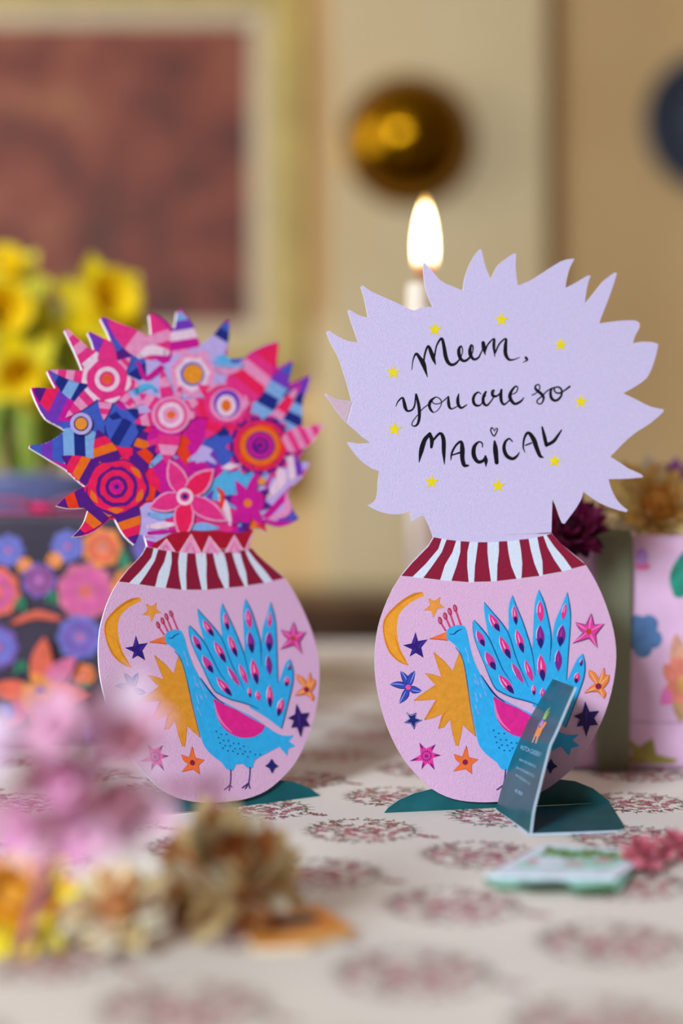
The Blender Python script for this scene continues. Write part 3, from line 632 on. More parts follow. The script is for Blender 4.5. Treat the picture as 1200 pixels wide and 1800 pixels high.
# lettering set on the strip
def text_polys(txt):
    cu = bpy.data.curves.new('lettering', 'FONT'); cu.body = txt; cu.size = 1.0; cu.resolution_u = 2
    o = bpy.data.objects.new('lettering', cu); COL.objects.link(o)
    me = bpy.data.meshes.new_from_object(o.evaluated_get(bpy.context.evaluated_depsgraph_get()))
    r = ([tuple(v.co[:2]) for v in me.vertices], [tuple(p.vertices) for p in me.polygons])
    bpy.data.objects.remove(o); bpy.data.curves.remove(cu); bpy.data.meshes.remove(me); return r
letter = P('#A8D4F2', rough=.5, var=.02)
def s_text(txt, p0, p1, upv, h):
    V, F = text_polys(txt); W = max(v[0] for v in V)
    for f_ in F:
        q = []
        for i in f_:
            x, y = V[i][0]/W, V[i][1]/.73
            q.append(onstrip(p0[0]+(p1[0]-p0[0])*x+upv[0]*h*y, p0[1]+(p1[1]-p0[1])*x+upv[1]*h*y, .00008))
        b.face(q, letter)
s_text('HUTCH CASSIDY', (914.0, 1316.5), (949.5, 1331.0), (.25, -.97), 8.4)
s_text('BOD BY TEXTS INSPIRATION', (912.2, 1336.8), (940.8, 1349.8), (.25, -.97), 4.4)
s_text('LON MOTH RABBIT DO TO', (906.3, 1350.5), (938.5, 1366.8), (.25, -.97), 4.6)
s_text('HUTCHCASSIDY.CO', (905.8, 1363.5), (930.6, 1380.0), (.25, -.97), 4.2)
s_text('HCVB20', (904.3, 1392.0), (917.5, 1399.0), (.25, -.97), 6.4)
b.build('support_strip', fold, label='dark teal upright strip printed with a small orange animal and white lettering')

# left card --------------------------------------------------------------
lc = empty('greeting_card', mat=Matrix.Translation((-.0423, .5115, 0)), label='left hand cut-out vase card with a bright pink and blue printed bouquet', cat='greeting card', group='peacock vase greeting cards')
pxL = crop(PL, 0, 0, 1.0); f1 = crop(PL, 40, 540, 1200/270); f2 = crop(PL, 300, 540, 1200/280); f3 = crop(PL, 40, 740, 1200/270); f4 = crop(PL, 300, 740, 1200/280); cF = crop(PL, 40, 530, 1200/540)
out = [f3(p) for p in [(968,1000),(975,980),(960,920),(940,850),(920,789),(905,900),(872,965),(800,900),(750,820),(710,740),(650,790),(560,860),(470,895),(388,903),(440,850),(480,790),(505,720),(520,670),(450,678),(350,680),(262,660),(330,600),(410,550),(490,510),(420,455),(340,380),(240,320),(160,270),(52,205),(60,188),(150,180),(230,150),(290,110),(340,72)]]
out += [f1(p) for p in [(250,910),(180,870),(120,770),(85,690),(66,636),(85,626),(170,630),(262,636),(230,580),(192,500),(213,489),(300,490),(380,495),(470,500),(430,400),(380,290),(328,180),(345,163),(400,220),(480,290),(565,360),(540,270),(508,200),(525,188),(600,225),(692,272),(660,190),(608,90),(628,73),(720,110),(850,160),(950,210),(1008,265),(1000,160),(988,58),(1010,45),(1080,80),(1150,140),(1182,192)]]
out += [f2(p) for p in [(40,100),(50,30),(78,13),(120,60),(170,140),(205,240),(230,280),(300,230),(370,150),(430,93),(442,105),(438,200),(430,300),(422,385),(540,385),(600,340),(700,290),(806,258),(812,300),(800,400),(806,460),(850,430),(912,398),(917,420),(900,500),(890,580),(960,550),(1042,513),(1055,528),(1030,610),(1000,690),(988,800),(985,890)]]
out += [f4(p) for p in [(930,75),(1000,55),(1128,20),(1145,38),(1080,140),(1000,230),(945,310),(1038,308),(1045,335),(1000,410),(930,480),(882,520),(890,600),(930,690),(967,732),(940,755),(870,785),(800,795),(712,768),(722,838),(660,805),(618,800),(612,850),(598,900),(575,960)]]
out = smooth_closed(out, 2, .6)
A = Art(step=1.5e-6)
g = lambda h: P(h, rough=.5, var=.06, scale=420, bump=.2, bscale=1100)
PK, LP, HP, WP, PU, DP, NV, LB, BL, LV, OR, RD, MG, CY = [g(h) for h in ('#F0348C', '#F29AC8', '#F8205E', '#F6D6EA', '#7A3AC0', '#5A1A88', '#1C2C86', '#86B4EC', '#4460C8', '#C6B4F0', '#F8741E', '#F4401E', '#D4189C', '#58B8EC')]
neckpts = bowl_side[0], bowl_side[-1]
closing = [c3((830,62)), c3((700,140)), c3((450,140)), c3((322,74))]
A.sheet(out+closing, .0013, MG, white, lav)
S2 = Art  # short alias kept for clarity
pet = lambda base, tip, wd, cols, **k: A.petal(base, tip, wd, cols, cF, **k)
# underlying patches so that the ground is never one colour
for c, rx, ry, m in (((260,480),150,130,BL),((420,560),120,110,NV),((500,330),140,110,LV),((660,290),160,120,LV),((880,400),120,110,PK),((1000,480),110,110,BL),((960,740),140,110,LV),((820,760),120,120,CY),((660,620),130,110,MG),((560,860),130,90,LV),((340,700),190,150,HP),((700,850),150,80,PK),((780,560),80,80,BL),((130,420),70,60,PU),((120,560),90,60,BL),((190,560),110,60,LB)):
    A.ell(c, rx, ry, m, cF, wob=.12)
inside = None
for base, tip, wd, cols in (
    ((330,560),(30,570),150,[NV,LB,NV,LB,BL,PU,BL]), ((250,440),(40,342),130,[BL,MG,PU,HP,DP]), ((290,370),(104,268),120,[NV,NV,LB,NV,BL]),
    ((370,300),(255,118),90,[PK,PK,PU,PU]), ((470,300),(312,62),120,[NV,BL,DP,BL,PU,PU]), ((520,220),(330,75),95,[PK,LP,PK,PK]), ((560,240),(498,45),110,[MG,PK,LP,PK,PK]),
    ((650,260),(614,36),120,[WP,LP,MG,WP,PU,LB]), ((690,270),(804,78),105,[LV,LP,LV,LV,NV,BL]), ((720,230),(905,232),46,[LB,CY,BL,BL]),
    ((900,500),(1050,236),110,[NV,LB,NV,LB,PU,BL]), ((1000,540),(1122,290),140,[NV,LB,NV,LB,NV,PU,PU]), ((950,510),(1085,320),46,[HP,DP,LP,HP,HP,LP,PK]),
    ((790,420),(998,164),150,[PK,LP,PK,HP,LP,PK,HP,HP]), ((960,600),(1172,484),90,[HP,LP,PK,LP,PK,LP,PK,LP]), ((950,660),(1118,636),110,[LV,MG,LV,WP,PU,LV]),
    ((930,720),(1072,852),170,[LV,LB,LV,MG,LV,PU,BL]), ((860,820),(948,896),70,[HP,OR,RD]), ((330,540),(450,420),120,[NV,BL,NV,BL,NV]), ((330,480),(470,560),110,[BL,NV,BL,NV]),
    ((450,640),(500,480),80,[HP,DP,OR,DP,HP]), ((520,480),(570,620),110,[MG,PK,MG]), ((620,520),(640,640),60,[RD,RD]), ((760,640),(640,560),80,[PU,LV,MG]), ((760,520),(860,440),60,[NV,HP,DP])):
    pet(base, tip, wd, cols)
# round pale flower with orange eye
for k in range(7):
    t = k*2*math.pi/7+.3; pet((662+18*math.cos(t), 284+18*math.sin(t)), (662+105*math.cos(t), 284+105*math.sin(t)), 78, [LV, WP, LP, LV], bw=.5, bulge=.6)
A.ell((662,284), 47, 47, BL, cF); A.ell((664,284), 39, 39, g('#F49A2C'), cF)
# swirly lilac petals upper middle and lower right
for pts, m in (([(455,215,20),(500,190,40),(560,200,26)], WP), ([(450,240,14),(480,300,20),(540,260,24)], MG), ([(440,350,30),(490,330,20),(520,350,14)], CY), ([(420,400,40),(470,390,24),(520,420,12)], LP),
    ([(740,240,10),(800,250,20),(860,250,14)], LB), ([(760,270,18),(800,275,24),(850,262,12)], LP), ([(980,640,14),(1010,690,44),(960,760,20)], WP), ([(1000,640,8),(960,700,12),(940,790,10)], MG),
    ([(960,850,10),(1030,820,30),(1030,750,12)], LP), ([(930,690,10),(960,650,16)], LB), ([(770,760,20),(790,800,30),(810,870,14)], WP), ([(650,620,16),(700,600,30),(750,630,14)], LV), ([(660,650,8),(700,640,26),(740,660,8)], MG),
    ([(500,640,20),(550,600,24),(600,610,10)], LB), ([(490,830,14),(540,840,26),(600,830,10)], LB), ([(490,880,16),(540,875,26),(600,870,10)], WP), ([(490,905,12),(540,900,16),(590,895,10)], MG), ([(650,885,12),(700,880,34),(760,885,12)], LB),
    ([(780,650,10),(830,640,40),(870,620,10)], WP), ([(800,665,4),(830,655,12),(850,640,4)], MG), ([(640,900,6),(720,915,26),(760,930,10)], PU), ([(740,740,6),(725,770,24),(735,800,6)], PU), ([(760,730,10),(780,760,20),(770,820,10)], RD), ([(850,900,30),(880,860,20),(890,840,8)], PU)):
    A.stroke(pts, m, cF)
# orange flower, lower left
OC = (365, 725)
for tip, wd in (((132,802),95), ((200,918),110), ((438,948),120), ((545,760),90), ((520,560),90), ((290,500),110), ((150,605),110)):
    pet(OC, tip, wd, [HP, HP, OR, DP, OR, HP, DP] if wd > 100 else [HP, OR, HP, DP, RD, DP])
A.ell(OC, 122, 112, DP, cF, wob=.08); A.ell(OC, 112, 103, HP, cF, wob=.08)
for t in (.4, 1.6, 2.7, 5.6): A.stroke([(OC[0]+100*math.cos(t-.3), OC[1]+92*math.sin(t-.3), 4), (OC[0]+100*math.cos(t), OC[1]+92*math.sin(t), 24), (OC[0]+100*math.cos(t+.3), OC[1]+92*math.sin(t+.3), 4)], OR, cF)
A.ring(OC, 72, 15, DP, cF, wob=.06); A.ring((365,723), 56, 16, HP, cF); A.ring((365,725), 36, 15, DP, cF, wob=.05); A.ell((365,725), 24, 24, MG, cF); A.ell((365,725), 10, 9, DP, cF)
# pink star flower, upper left
AC = (328, 305)
for tip, wd in (((165,108),78), ((330,135),80), ((105,270),60), ((165,455),60), ((315,465),60), ((455,330),70), ((420,220),60), ((440,420),50)):
    pet(AC, tip, wd, [PK, PK, WP, PK, LP, PK, LP] if tip[1] != 135 else [PK, PK, PK, PK])
A.ell(AC, 82, 80, PK, cF, wob=.04)
for t in (.2, 1.3, 2.3, 3.9): A.stroke([(AC[0]+84*math.cos(t-.35), AC[1]+84*math.sin(t-.35), 6), (AC[0]+86*math.cos(t), AC[1]+86*math.sin(t), 18), (AC[0]+84*math.cos(t+.35), AC[1]+84*math.sin(t+.35), 6)], WP, cF)
A.ring(AC, 40, 17, WP, cF); A.ell(AC, 21, 22, g('#F6603C'), cF)
# red pink flower with oval eye
DC = (795, 405)
for tip, wd in (((680,325),60), ((650,440),70), ((710,540),70), ((830,490),60), ((880,440),60), ((640,400),50)):
    pet(DC, tip, wd, [HP, PK, HP, PK])
A.ell(DC, 88, 78, PK, cF, wob=.05); A.ell((795,405), 66, 64, LP, cF); A.ell((795,400), 52, 54, PU, cF); A.ell((793,408), 38, 42, WP, cF); A.ell((793,408), 19, 24, g('#F2701E'), cF)
A.stroke([(720,350,10),(745,330,14),(770,325,8)], LP, cF); A.stroke([(850,430,8),(870,400,20),(865,370,8)], LP, cF)
# centre pink flower
BC = (577, 445)
for tip, wd in (((540,262),50), ((615,330),40), ((700,375),50), ((690,445),44), ((430,475),60), ((450,360),60), ((560,640),90), ((500,400),50)):
    pet(BC, tip, wd, [PK, MG, PK, LP, PK])
A.ell(BC, 76, 72, LP, cF); A.ring(BC, 58, 8, PK, cF); A.ring(BC, 40, 14, WP, cF); A.ell(BC, 30, 28, LP, cF); A.ell(BC, 17, 15, g('#F4702E'), cF)
# orange ringed flower, right
EC = (925, 565)
for k in range(13):
    t = k*2*math.pi/13+.2; pet((EC[0]+40*math.cos(t), EC[1]+40*math.sin(t)), (EC[0]+135*math.cos(t), EC[1]+128*math.sin(t)), 46, [DP, HP, NV if k % 3 == 0 else DP, HP, DP, PK], bw=.7, bulge=.6)
pet((1000,575), (1172,486), 92, [HP, LP, PK, LP, PK, LP, PK, LP])
A.ell(EC, 86, 84, RD, cF, wob=.05); A.ell(EC, 78, 76, OR, cF); A.ell(EC, 57, 56, DP, cF); A.ell(EC, 50, 49, MG, cF); A.ell(EC, 34, 32, DP, cF); A.stroke([(905,560,6),(925,545,9),(942,565,8),(925,582,6),(915,570,3)], MG, cF)
# big pink lily, lower middle
FC = (630, 765)
for tip, wd in (((568,618),80), ((745,655),86), ((800,862),80), ((622,935),84), ((488,808),80)):
    pet(FC, tip, wd, [LP], bulge=.45); pet(FC, tuple(Vector(FC).lerp(Vector(tip), .93)), wd*.8, [HP if wd > 80 else PK], bulge=.45)
A.ring(FC, 26, 14, WP, cF); A.ell((630,764), 20, 19, PK, cF); A.ell((630,764), 11, 10, NV, cF)
# magenta star, lower right
GC = (875, 790)
for k, (tip, wd) in enumerate((((912,665),40), ((968,800),44), ((935,880),40), ((862,905),44), ((810,880),40), ((780,765),44), ((828,700),40), ((960,735),40))):
    pet(GC, tip, wd, [MG, MG, DP if k % 2 else MG])
A.ell(GC, 48, 48, MG, cF, wob=.05); A.ell(GC, 16, 16, g('#F4802E'), cF); A.ell((930,705), 15, 14, g('#F49A3C'), cF); A.ell((225,480), 24, 24, g('#F49A3C'), cF); A.ring((225,480), 36, 14, LV, cF)
# keep only what falls on the cut-out (trim printed shapes at the outline)
def trim(A, outline):
    n = len(outline)
    def ins(x, y):
        c = False; j = n-1
        for i in range(n):
            xi, yi = outline[i]; xj, yj = outline[j]
            if (yi > y) != (yj > y) and x < (xj-xi)*(y-yi)/(yj-yi)+xi: c = not c
            j = i
        return c
    mb = A.mb; F = []; M_ = []
    for f_, m_ in zip(mb.f, mb.m):
        z = mb.v[f_[0]][2]
        if z <= 0 or all(ins(mb.v[i][0], mb.v[i][1]) for i in f_): F.append(f_); M_.append(m_); continue
        if not any(ins(mb.v[i][0], mb.v[i][1]) for i in f_) and len(f_) < 3: continue
        # subdivide the face into small pieces and keep the inner ones
        P0 = [Vector(mb.v[i]) for i in f_]; tris = [(P0[0], P0[k], P0[k+1]) for k in range(1, len(P0)-1)]
        for _ in range(4):
            nt_ = []
            for a, b_, c in tris:
                L = max((a-b_).length, (b_-c).length, (c-a).length)
                st_ = [ins(p.x, p.y) for p in (a, b_, c)]
                if all(st_) or L < .0006: nt_.append((a, b_, c)); continue
                ab, bc, ca = (a+b_)/2, (b_+c)/2, (c+a)/2; nt_ += [(a, ab, ca), (ab, b_, bc), (ca, bc, c), (ab, bc, ca)]
            tris = nt_
        for t in tris:
            ct = (t[0]+t[1]+t[2])/3
            if ins(ct.x, ct.y):
                i0 = len(mb.v); mb.v += [tuple(p) for p in t]; F.append((i0, i0+1, i0+2)); M_.append(m_)
    mb.f, mb.m = F, M_
# dark red neck with pink pointed petals
dr, tp, tl = g('#B01030'), g('#F09CC6'), g('#F8C4DE')
A.poly([(300,128),(330,95),(400,55),(440,45),(520,40),(640,40),(720,50),(770,40),(818,28),(812,80),(800,140),(815,170),(560,190),(310,180)], dr, cL)
for b0, b1, ap in (((322,150),(437,156),(385,78)), ((440,156),(556,158),(503,55)), ((552,158),(658,152),(590,65)), ((660,152),(757,142),(710,60)), ((757,142),(786,135),(797,50))):
    A.poly([b0, ap, b1], tp, cL); c = ((b0[0]+b1[0])/2, (b0[1]+b1[1])/2)
    A.stroke([b0, ap, b1], tl, cL, wd=7, sm=False); A.stroke([(c[0]+(b0[0]-c[0])*.5, c[1]), (c[0]+(ap[0]-c[0])*.6, c[1]+(ap[1]-c[1])*.6), (c[0]+(b1[0]-c[0])*.5, c[1])], MG, cL, wd=4, sm=False)
inset = 0.0
trim(A, out+closing)
A.build('bouquet_panel', lc, M=PL.M@Matrix.Translation((0, 0, -.0001)), label='bouquet panel printed with bright overlapping star flowers')
A = Art(); A.sheet(bowl_outline, TH*1.6, pinkp, white, lav); vase_art(A)
A.build('vase_panel', lc, M=PL.M@Matrix.Translation((0, 0, .0007)), label='pink bowl panel printed with a peacock')
crescent(PL, lc)
b = MB(); R0 = PL.w((-.012, .004), -.003); 
foot = Vector((R0.x-.012, R0.y+.055, .0006)); u_ = PL.u*.012; topc = PL.w((0, .068), -.0022)
b.face([foot-u_, foot+u_, topc+u_, topc-u_], teal); b.face([foot-u_+Vector((0, .0006, 0)), topc-u_+Vector((0, .0006, 0)), topc+u_+Vector((0, .0006, 0)), foot+u_+Vector((0, .0006, 0))], teal)
b.build('support_strip', lc)
# ------------------------------------------------------------------ candle behind the right card
cx_, cy_ = .0378, .70
cs = empty('candlestick', (cx_, cy_, 0), label='small brass candlestick holding the lit candle behind the right card', cat='candlestick')
b = MB(); b.lathe((cx_, cy_, 0), [(.0140, 0), (.0145, .002), (.012, .004), (.007, .007), (.005, .013), (.0065, .017), (.0048, .021), (.0085, .026), (.0105, .030), (.0105, .032), (.0082, .0321), (.0078, .028)], brass, 40); b.build('base', cs, smooth=True)
cd = empty('taper_candle', (cx_, cy_, .028), label='lit cream taper candle whose flame shows above the lavender card', cat='candle')
wax = P('#EFE2CE', rough=.45, var=.02, scale=60, trans=.6, spec=.4)
ct_ = CAMZ+(900-503)/FPX*cy_
b = MB(); b.lathe((cx_, cy_, 0), [(.0077, .0285), (.0075, .06), (.0069, .12), (.0058, ct_-.004), (.0055, ct_), (.0048, ct_+.0012), (.0025, ct_+.0003), (.0001, ct_)], wax, 28); b.build('wax_body', cd, smooth=True)
b = MB(); b.tube([(cx_, cy_, ct_-.001), (cx_+.0003, cy_, ct_+.003), (cx_+.0010, cy_, ct_+.006)], .0004, P('#5A3018', rough=.8), 6); b.build('wick', cd)
fl_m = bpy.data.materials.new('flame'); fl_m.use_nodes = True; nt = fl_m.node_tree; nt.nodes.clear()
o_ = nt.nodes.new('ShaderNodeOutputMaterial'); em = nt.nodes.new('ShaderNodeEmission'); tr = nt.nodes.new('ShaderNodeBsdfTransparent'); mx = nt.nodes.new('ShaderNodeMixShader')
gm = nt.nodes.new('ShaderNodeTexCoord'); sp = nt.nodes.new('ShaderNodeSeparateXYZ'); mr = nt.nodes.new('ShaderNodeValToRGB')
nt.links.new(gm.outputs['Generated'], sp.inputs[0]); nt.links.new(sp.outputs['Z'], mr.inputs['Fac'])
E = mr.color_ramp.elements; E[0].position = 0; E[0].color = (.9, .22, .08, 1); E[1].position = 1; E[1].color = (1, .42, .06, 1)
for ps, c in ((.14, (1, .45, .2, 1)), (.26, (1, .8, .5, 1)), (.8, (1, .84, .5, 1)), (.93, (1, .6, .16, 1))):
    e = E.new(ps); e.color = c
st_ = nt.nodes.new('ShaderNodeValToRGB'); E = st_.color_ramp.elements; E[0].position = 0; E[0].color = (.04, .04, .04, 1); E[1].position = 1; E[1].color = (.08, .08, .08, 1)
for ps, c in ((.15, .10), (.28, 1.0), (.8, 1.0), (.93, .2)):
    e = E.new(ps); e.color = (c, c, c, 1)
ml = nt.nodes.new('ShaderNodeMath'); ml.operation = 'MULTIPLY'; ml.inputs[1].default_value = 9
nt.links.new(sp.outputs['Z'], st_.inputs['Fac']); nt.links.new(st_.outputs['Color'], ml.inputs[0]); nt.links.new(ml.outputs[0], em.inputs['Strength']); nt.links.new(mr.outputs['Color'], em.inputs['Color'])
nt.links.new(em.outputs[0], o_.inputs['Surface'])
f0 = CAMZ+(900-494)/FPX*cy_; f1_ = CAMZ+(900-341)/FPX*cy_; fh = f1_-f0; fx = (747-600)/FPX*cy_
b = MB(); b.lathe((fx, cy_, f0), [(.0006, 0), (.0042, fh*.08), (.0060, fh*.2), (.0065, fh*.36), (.0062, fh*.52), (.0050, fh*.7), (.0032, fh*.86), (.0014, fh*.96), (.0001, fh)], fl_m, 24); b.build('flame', cd, smooth=True)
ld = bpy.data.lights.new('candle_light', 'POINT'); ld.energy = .35; ld.color = (1, .62, .28); ld.shadow_soft_size = .006
lo = bpy.data.objects.new('candle_light', ld); COL.objects.link(lo); lo.location = (fx, cy_, f0+fh*.5)
lo.parent = cd; lo.matrix_parent_inverse = cd.matrix_world.inverted()

# unseen globe lamp added to make glints in the brass dome ----------
def glint_lamp(x, y, z, label, nrm_):
    r = empty('glint_lamp', (x, y, z), label=label, cat='lamp', group=None); n = Vector(nrm_)
    b = MB(); b.lathe((x, y, z), [(.05, 0), (.05, .01), (.012, .02), (.01, .1)], brass, 24, axis=nrm_); b.build('bracket', r, smooth=True)
    g_ = bpy.data.materials.new('glint_bulb'); g_.use_nodes = True; bs = g_.node_tree.nodes['Principled BSDF']; bs.inputs['Emission Color'].default_value = (1, .5, .16, 1); bs.inputs['Emission Strength'].default_value = 20
    c = Vector((x, y, z))+n*.14
    b = MB(); b.lathe(c, [(.0001, -.045)]+[(.045*math.sin(t), -.045*math.cos(t)) for t in [i*math.pi/12 for i in range(1, 12)]]+[(.0001, .045)], g_, 20); b.build('bulb', r, smooth=True)
glint_lamp(-1.99, 1.15, 1.62, 'unseen globe lamp added on the left wall to make glints in the brass dome', (1, 0, 0))

# ------------------------------------------------------------------ gift boxes
def outlined_rect(x0, x1, z0, z1): return [(x0, z0), (x1, z0), (x1, z1), (x0, z1)]
def gift(name, x0, x1, y0, y1, h, base_m, yaw, bev, art_fn, parent):
    """wrapped box standing on the cloth; the print lies on its faces"""
    A.mb.box(((x0+x1)/2-art_fn.O.x, h/2+.0002, -(y1-y0)/2), (x1-x0, h, y1-y0), base_m)
    A.mb.v = [(min(max(v[0], x0-art_fn.O.x+.003), x1-art_fn.O.x-.003), min(max(v[1], .003), h-.003), v[2]) if i < len(A.mb.v)-24 else v for i, v in enumerate(A.mb.v)]
    o = A.build('wrapped_box', parent, M=art_fn.M)
    bm = bmesh.new(); bm.from_mesh(o.data); bx_ = bm.verts[:][-24:]; bmesh.ops.remove_doubles(bm, verts=bx_, dist=1e-6); bm.to_mesh(o.data); bm.free()
    m_ = o.modifiers.new('bevel', 'BEVEL'); m_.width = bev; m_.segments = 3; m_.limit_method = 'ANGLE'
    return o
# dark floral one, left
G1 = (-.42, -.068, .652, .80, .1055)
gl = empty('gift_box', (-.22, .73, 0), label='dark gift box printed with bright flowers behind the left card', cat='gift')
dark = P('#332A3C', rough=.5, var=.12, scale=40)
PG = Pose((-.2, .652, 0), 0, 0); g8 = crop(PG, 0, 880, 4.0)
A = Art(step=4e-6)
def hx(h):
    v = [int(int(h[i:i+2], 16)*.93) for i in (1, 3, 5)]; return P('#%02X%02X%02X' % tuple(v), rough=.5, var=.14, scale=160)
def blossom(c, r, n, m1, m2, m3, lob=.42, rot=0.0, f=g8):
    for k in range(n):
        t = rot+k*2*math.pi/n; A.petal(c, (c[0]+r*math.cos(t), c[1]+r*math.sin(t)), r*lob*2, [m1, m1, m2], f, bulge=.62, bw=.4)
    A.ell(c, r*.34, r*.34, m2, f); A.ell(c, r*.17, r*.17, m3, f)
orr, pnk, ppl, vlt, grn_, orng, rose = hx('#E8684C'), hx('#D85C9C'), hx('#7C5CB4'), hx('#6E74C8'), hx('#2E8A62'), hx('#EE9440'), hx('#D86C94')
blossom((600,640), 215, 9, pnk, rose, orr); blossom((-40,640), 190, 9, pnk, orr, rose, rot=.2); blossom((560,960), 165, 9, ppl, vlt, rose, rot=.3); blossom((-20,1030), 160, 9, vlt, ppl, rose)
blossom((475,320), 120, 8, vlt, vlt, rose); blossom((60,350), 120, 8, vlt, vlt, rose); blossom((720,330), 150, 7, orr, orng, rose); blossom((175,455), 60, 6, orng, orng, rose); blossom((385,420), 62, 6, orng, orng, rose); blossom((280,560), 130, 7, hx('#94447C'), ppl, rose)
blossom((590,1230), 90, 7, orr, orng, rose); blossom((930,600), 150, 8, orr, orng, pnk); blossom((900,1000), 150, 8, pnk, rose, orr); blossom((1050,330), 120, 8, ppl, vlt, rose)
A.stroke([(90,860,30),(260,800,60),(430,830,30)], orr, g8); A.stroke([(110,770,8),(150,700,60),(180,790,10)], grn_, g8); A.stroke([(330,720,8),(370,660,60),(405,740,10)], grn_, g8)
A.stroke([(860,330,10),(880,430,70),(850,500,10)], grn_, g8); A.stroke([(110,1220,10),(150,1150,60),(200,1200,8)], grn_, g8); A.stroke([(150,1590,10),(215,1540,80),(270,1570,8)], grn_, g8); A.stroke([(20,1700,10),(60,1620,80),(90,1560,8)], grn_, g8); A.stroke([(560,1290,10),(600,1310,60),(640,1290,8)], grn_, g8)
rg = random.Random(5)
for k in range(26):
    bx0 = -180-150*(k // 4)+rg.uniform(-30, 30); by0 = 330+340*(k % 4)+rg.uniform(-60, 60)+(160 if (k // 4) % 2 else 0)
    if by0 < 1620: blossom((bx0, by0), rg.uniform(90, 150), rg.choice((7, 8, 9)), *rg.choice(((pnk, rose, orr), (ppl, vlt, rose), (orr, orng, rose), (vlt, vlt, rose))), rot=rg.uniform(0, 1))
for tip, m in (((325,950),orr), ((545,1090),rose), ((650,1380),orr), ((350,1600),orr), ((20,1620),rose), ((-60,1310),orr)):
    A.petal((280,1350), tip, 155, [orng, m, m], g8, bulge=.5, bw=.35)
A.ell((300,1340), 34, 30, ppl, g8); blossom((440,1470), 90, 6, orng, orr, rose); blossom((700,1600), 110, 8, ppl, vlt, rose); blossom((60,1480), 60, 7, vlt, vlt, rose)
A.mb.v = [(v[0], v[1], v[2]+.0001) for v in A.mb.v]
gift('gift_box', *G1[:4], G1[4], dark, 0, .003, PG, gl)
ribp = P('#D2326C', rough=.4, var=.08, scale=60); ribp2 = P('#E07CA6', rough=.45, var=.08, scale=60)
b = MB(); xr_ = -.147
b.box(((G1[0]+G1[1])/2, .70, G1[4]+.0007), (G1[1]-G1[0]+.001, .02, .001), ribp)
for xs in (G1[0]-.0006, G1[1]+.0006): b.box((xs, .70, G1[4]/2+.0004), (.001, .02, G1[4]), ribp)
b.build('ribbon', gl)
b = MB()
for sg in (-1, 1):
    rows = []
    for i in range(17):
        t = i/16*2*math.pi; r = .016*math.sin(t/2); px_ = xr_+sg*(.004+.026*(1-math.cos(t))/2); pz = G1[4]+.0032+.0055*max(0, math.sin(t/2))*(1+math.cos(t)*.0)+.002*math.sin(t)
        rows.append([(px_, .70+w_*.016-sg*.0, pz) for w_ in (-.5, 0, .5)])
    b.grid(rows, ribp if sg < 0 else ribp2)
b.box((xr_, .70, G1[4]+.004), (.009, .014, .006), ribp)
bw = b.build('bow', gl, smooth=True); sm_ = bw.modifiers.new('th', 'SOLIDIFY'); sm_.thickness = .0006

# pink one, right
gr = empty('gift_box', (.2, .66, 0), label='pink gift box with olive velvet ribbon behind the right card', cat='gift')
y0 = .588; hR = .0972; GX0, GX1 = .092, .34
pinkw = P('#E3BCDD', rough=.5, var=.06, scale=60)
PG2 = Pose((.12, y0, 0), 0, 0); g7 = crop(PG2, 960, 820, 745/240)
A = Art(step=4e-6); blu_, lf, kh, cor, lil = hx('#5C88BE'), hx('#2E9C84'), hx('#A89A4C'), hx('#EE8C78'), hx('#C79AEA')
for k in range(5):
    t = k*2*math.pi/5+.3; A.ell((525+58*math.cos(t), 920+72*math.sin(t)), 52, 52, blu_, g7)
A.ell((525,920), 62, 70, blu_, g7)
A.petal((715,715), (800,420), 150, [lf, lf, hx('#3E8CA4')], g7); A.ell((525,545), 42, 20, hx('#F070B0'), g7); A.ell((520,490), 34, 44, lil, g7)
for tip, m in (((705,905),hx('#E8AC90')), ((635,1080),cor), ((620,1300),hx('#F07CC0')), ((730,1400),hx('#C8A070')), ((900,1080),cor), ((860,1300),cor)):
    A.petal((745,1180), tip, 110, [cor, m], g7, bulge=.4)
A.ell((755,1190), 44, 50, hx('#E8B060'), g7)
A.poly([(440,1480),(505,1530),(580,1480),(600,1570),(720,1600),(680,1660),(430,1650),(470,1570)], kh, g7)
A.stroke([(400,1388,5),(560,1396,5),(745,1400,5)], hx('#B08CA8'), g7); A.ell((60,1620), 40, 60, hx('#E8A0C8'), g7); A.ell((950,650), 90, 70, cor, g7); A.ell((1000,1500), 80, 90, blu_, g7)
A.mb.v = [(v[0], v[1], v[2]+.0001) for v in A.mb.v]
gift('gift_box', GX0, GX1, y0, y0+.13, hR, pinkw, 0, .004, PG2, gr)
vel = bpy.data.materials.new('olive_velvet'); vel.use_nodes = True; bs = vel.node_tree.nodes['Principled BSDF']; bs.inputs['Base Color'].default_value = lin('#7E8468'); bs.inputs['Roughness'].default_value = .85
bs.inputs['Sheen Weight'].default_value = .5; bs.inputs['Sheen Roughness'].default_value = .4; bs.inputs['Sheen Tint'].default_value = lin('#B8BCA0')
b = MB(); xa, xb = (1046-600)/FPX*y0, (1110-600)/FPX*y0
prof = [(y0-.0022, .0004), (y0-.0026, .02), (y0-.0024, .05), (y0-.0026, .08), (y0-.002, hR-.004), (y0+.001, hR+.0008), (y0+.006, hR+.0021), (y0+.05, hR+.0022), (y0+.12, hR+.0022), (y0+.128, hR+.001), (y0+.1325, hR-.006), (y0+.1325, .0004)]
rows = []
for k in range(9):
    x = xa+(xb-xa)*k/8; bul = .0009*math.sin(k/8*math.pi)
    rows.append([(x-(.0022*(1-z/hR) if k == 8 else 0), y-bul*(1 if y < y0+.003 else 0), z+(bul if z > hR else 0)) for y, z in prof])
b.grid(rows, vel); rb = b.build('ribbon', gr, smooth=True); sm_ = rb.modifiers.new('th', 'SOLIDIFY'); sm_.thickness = .0008; sm_.offset = 0

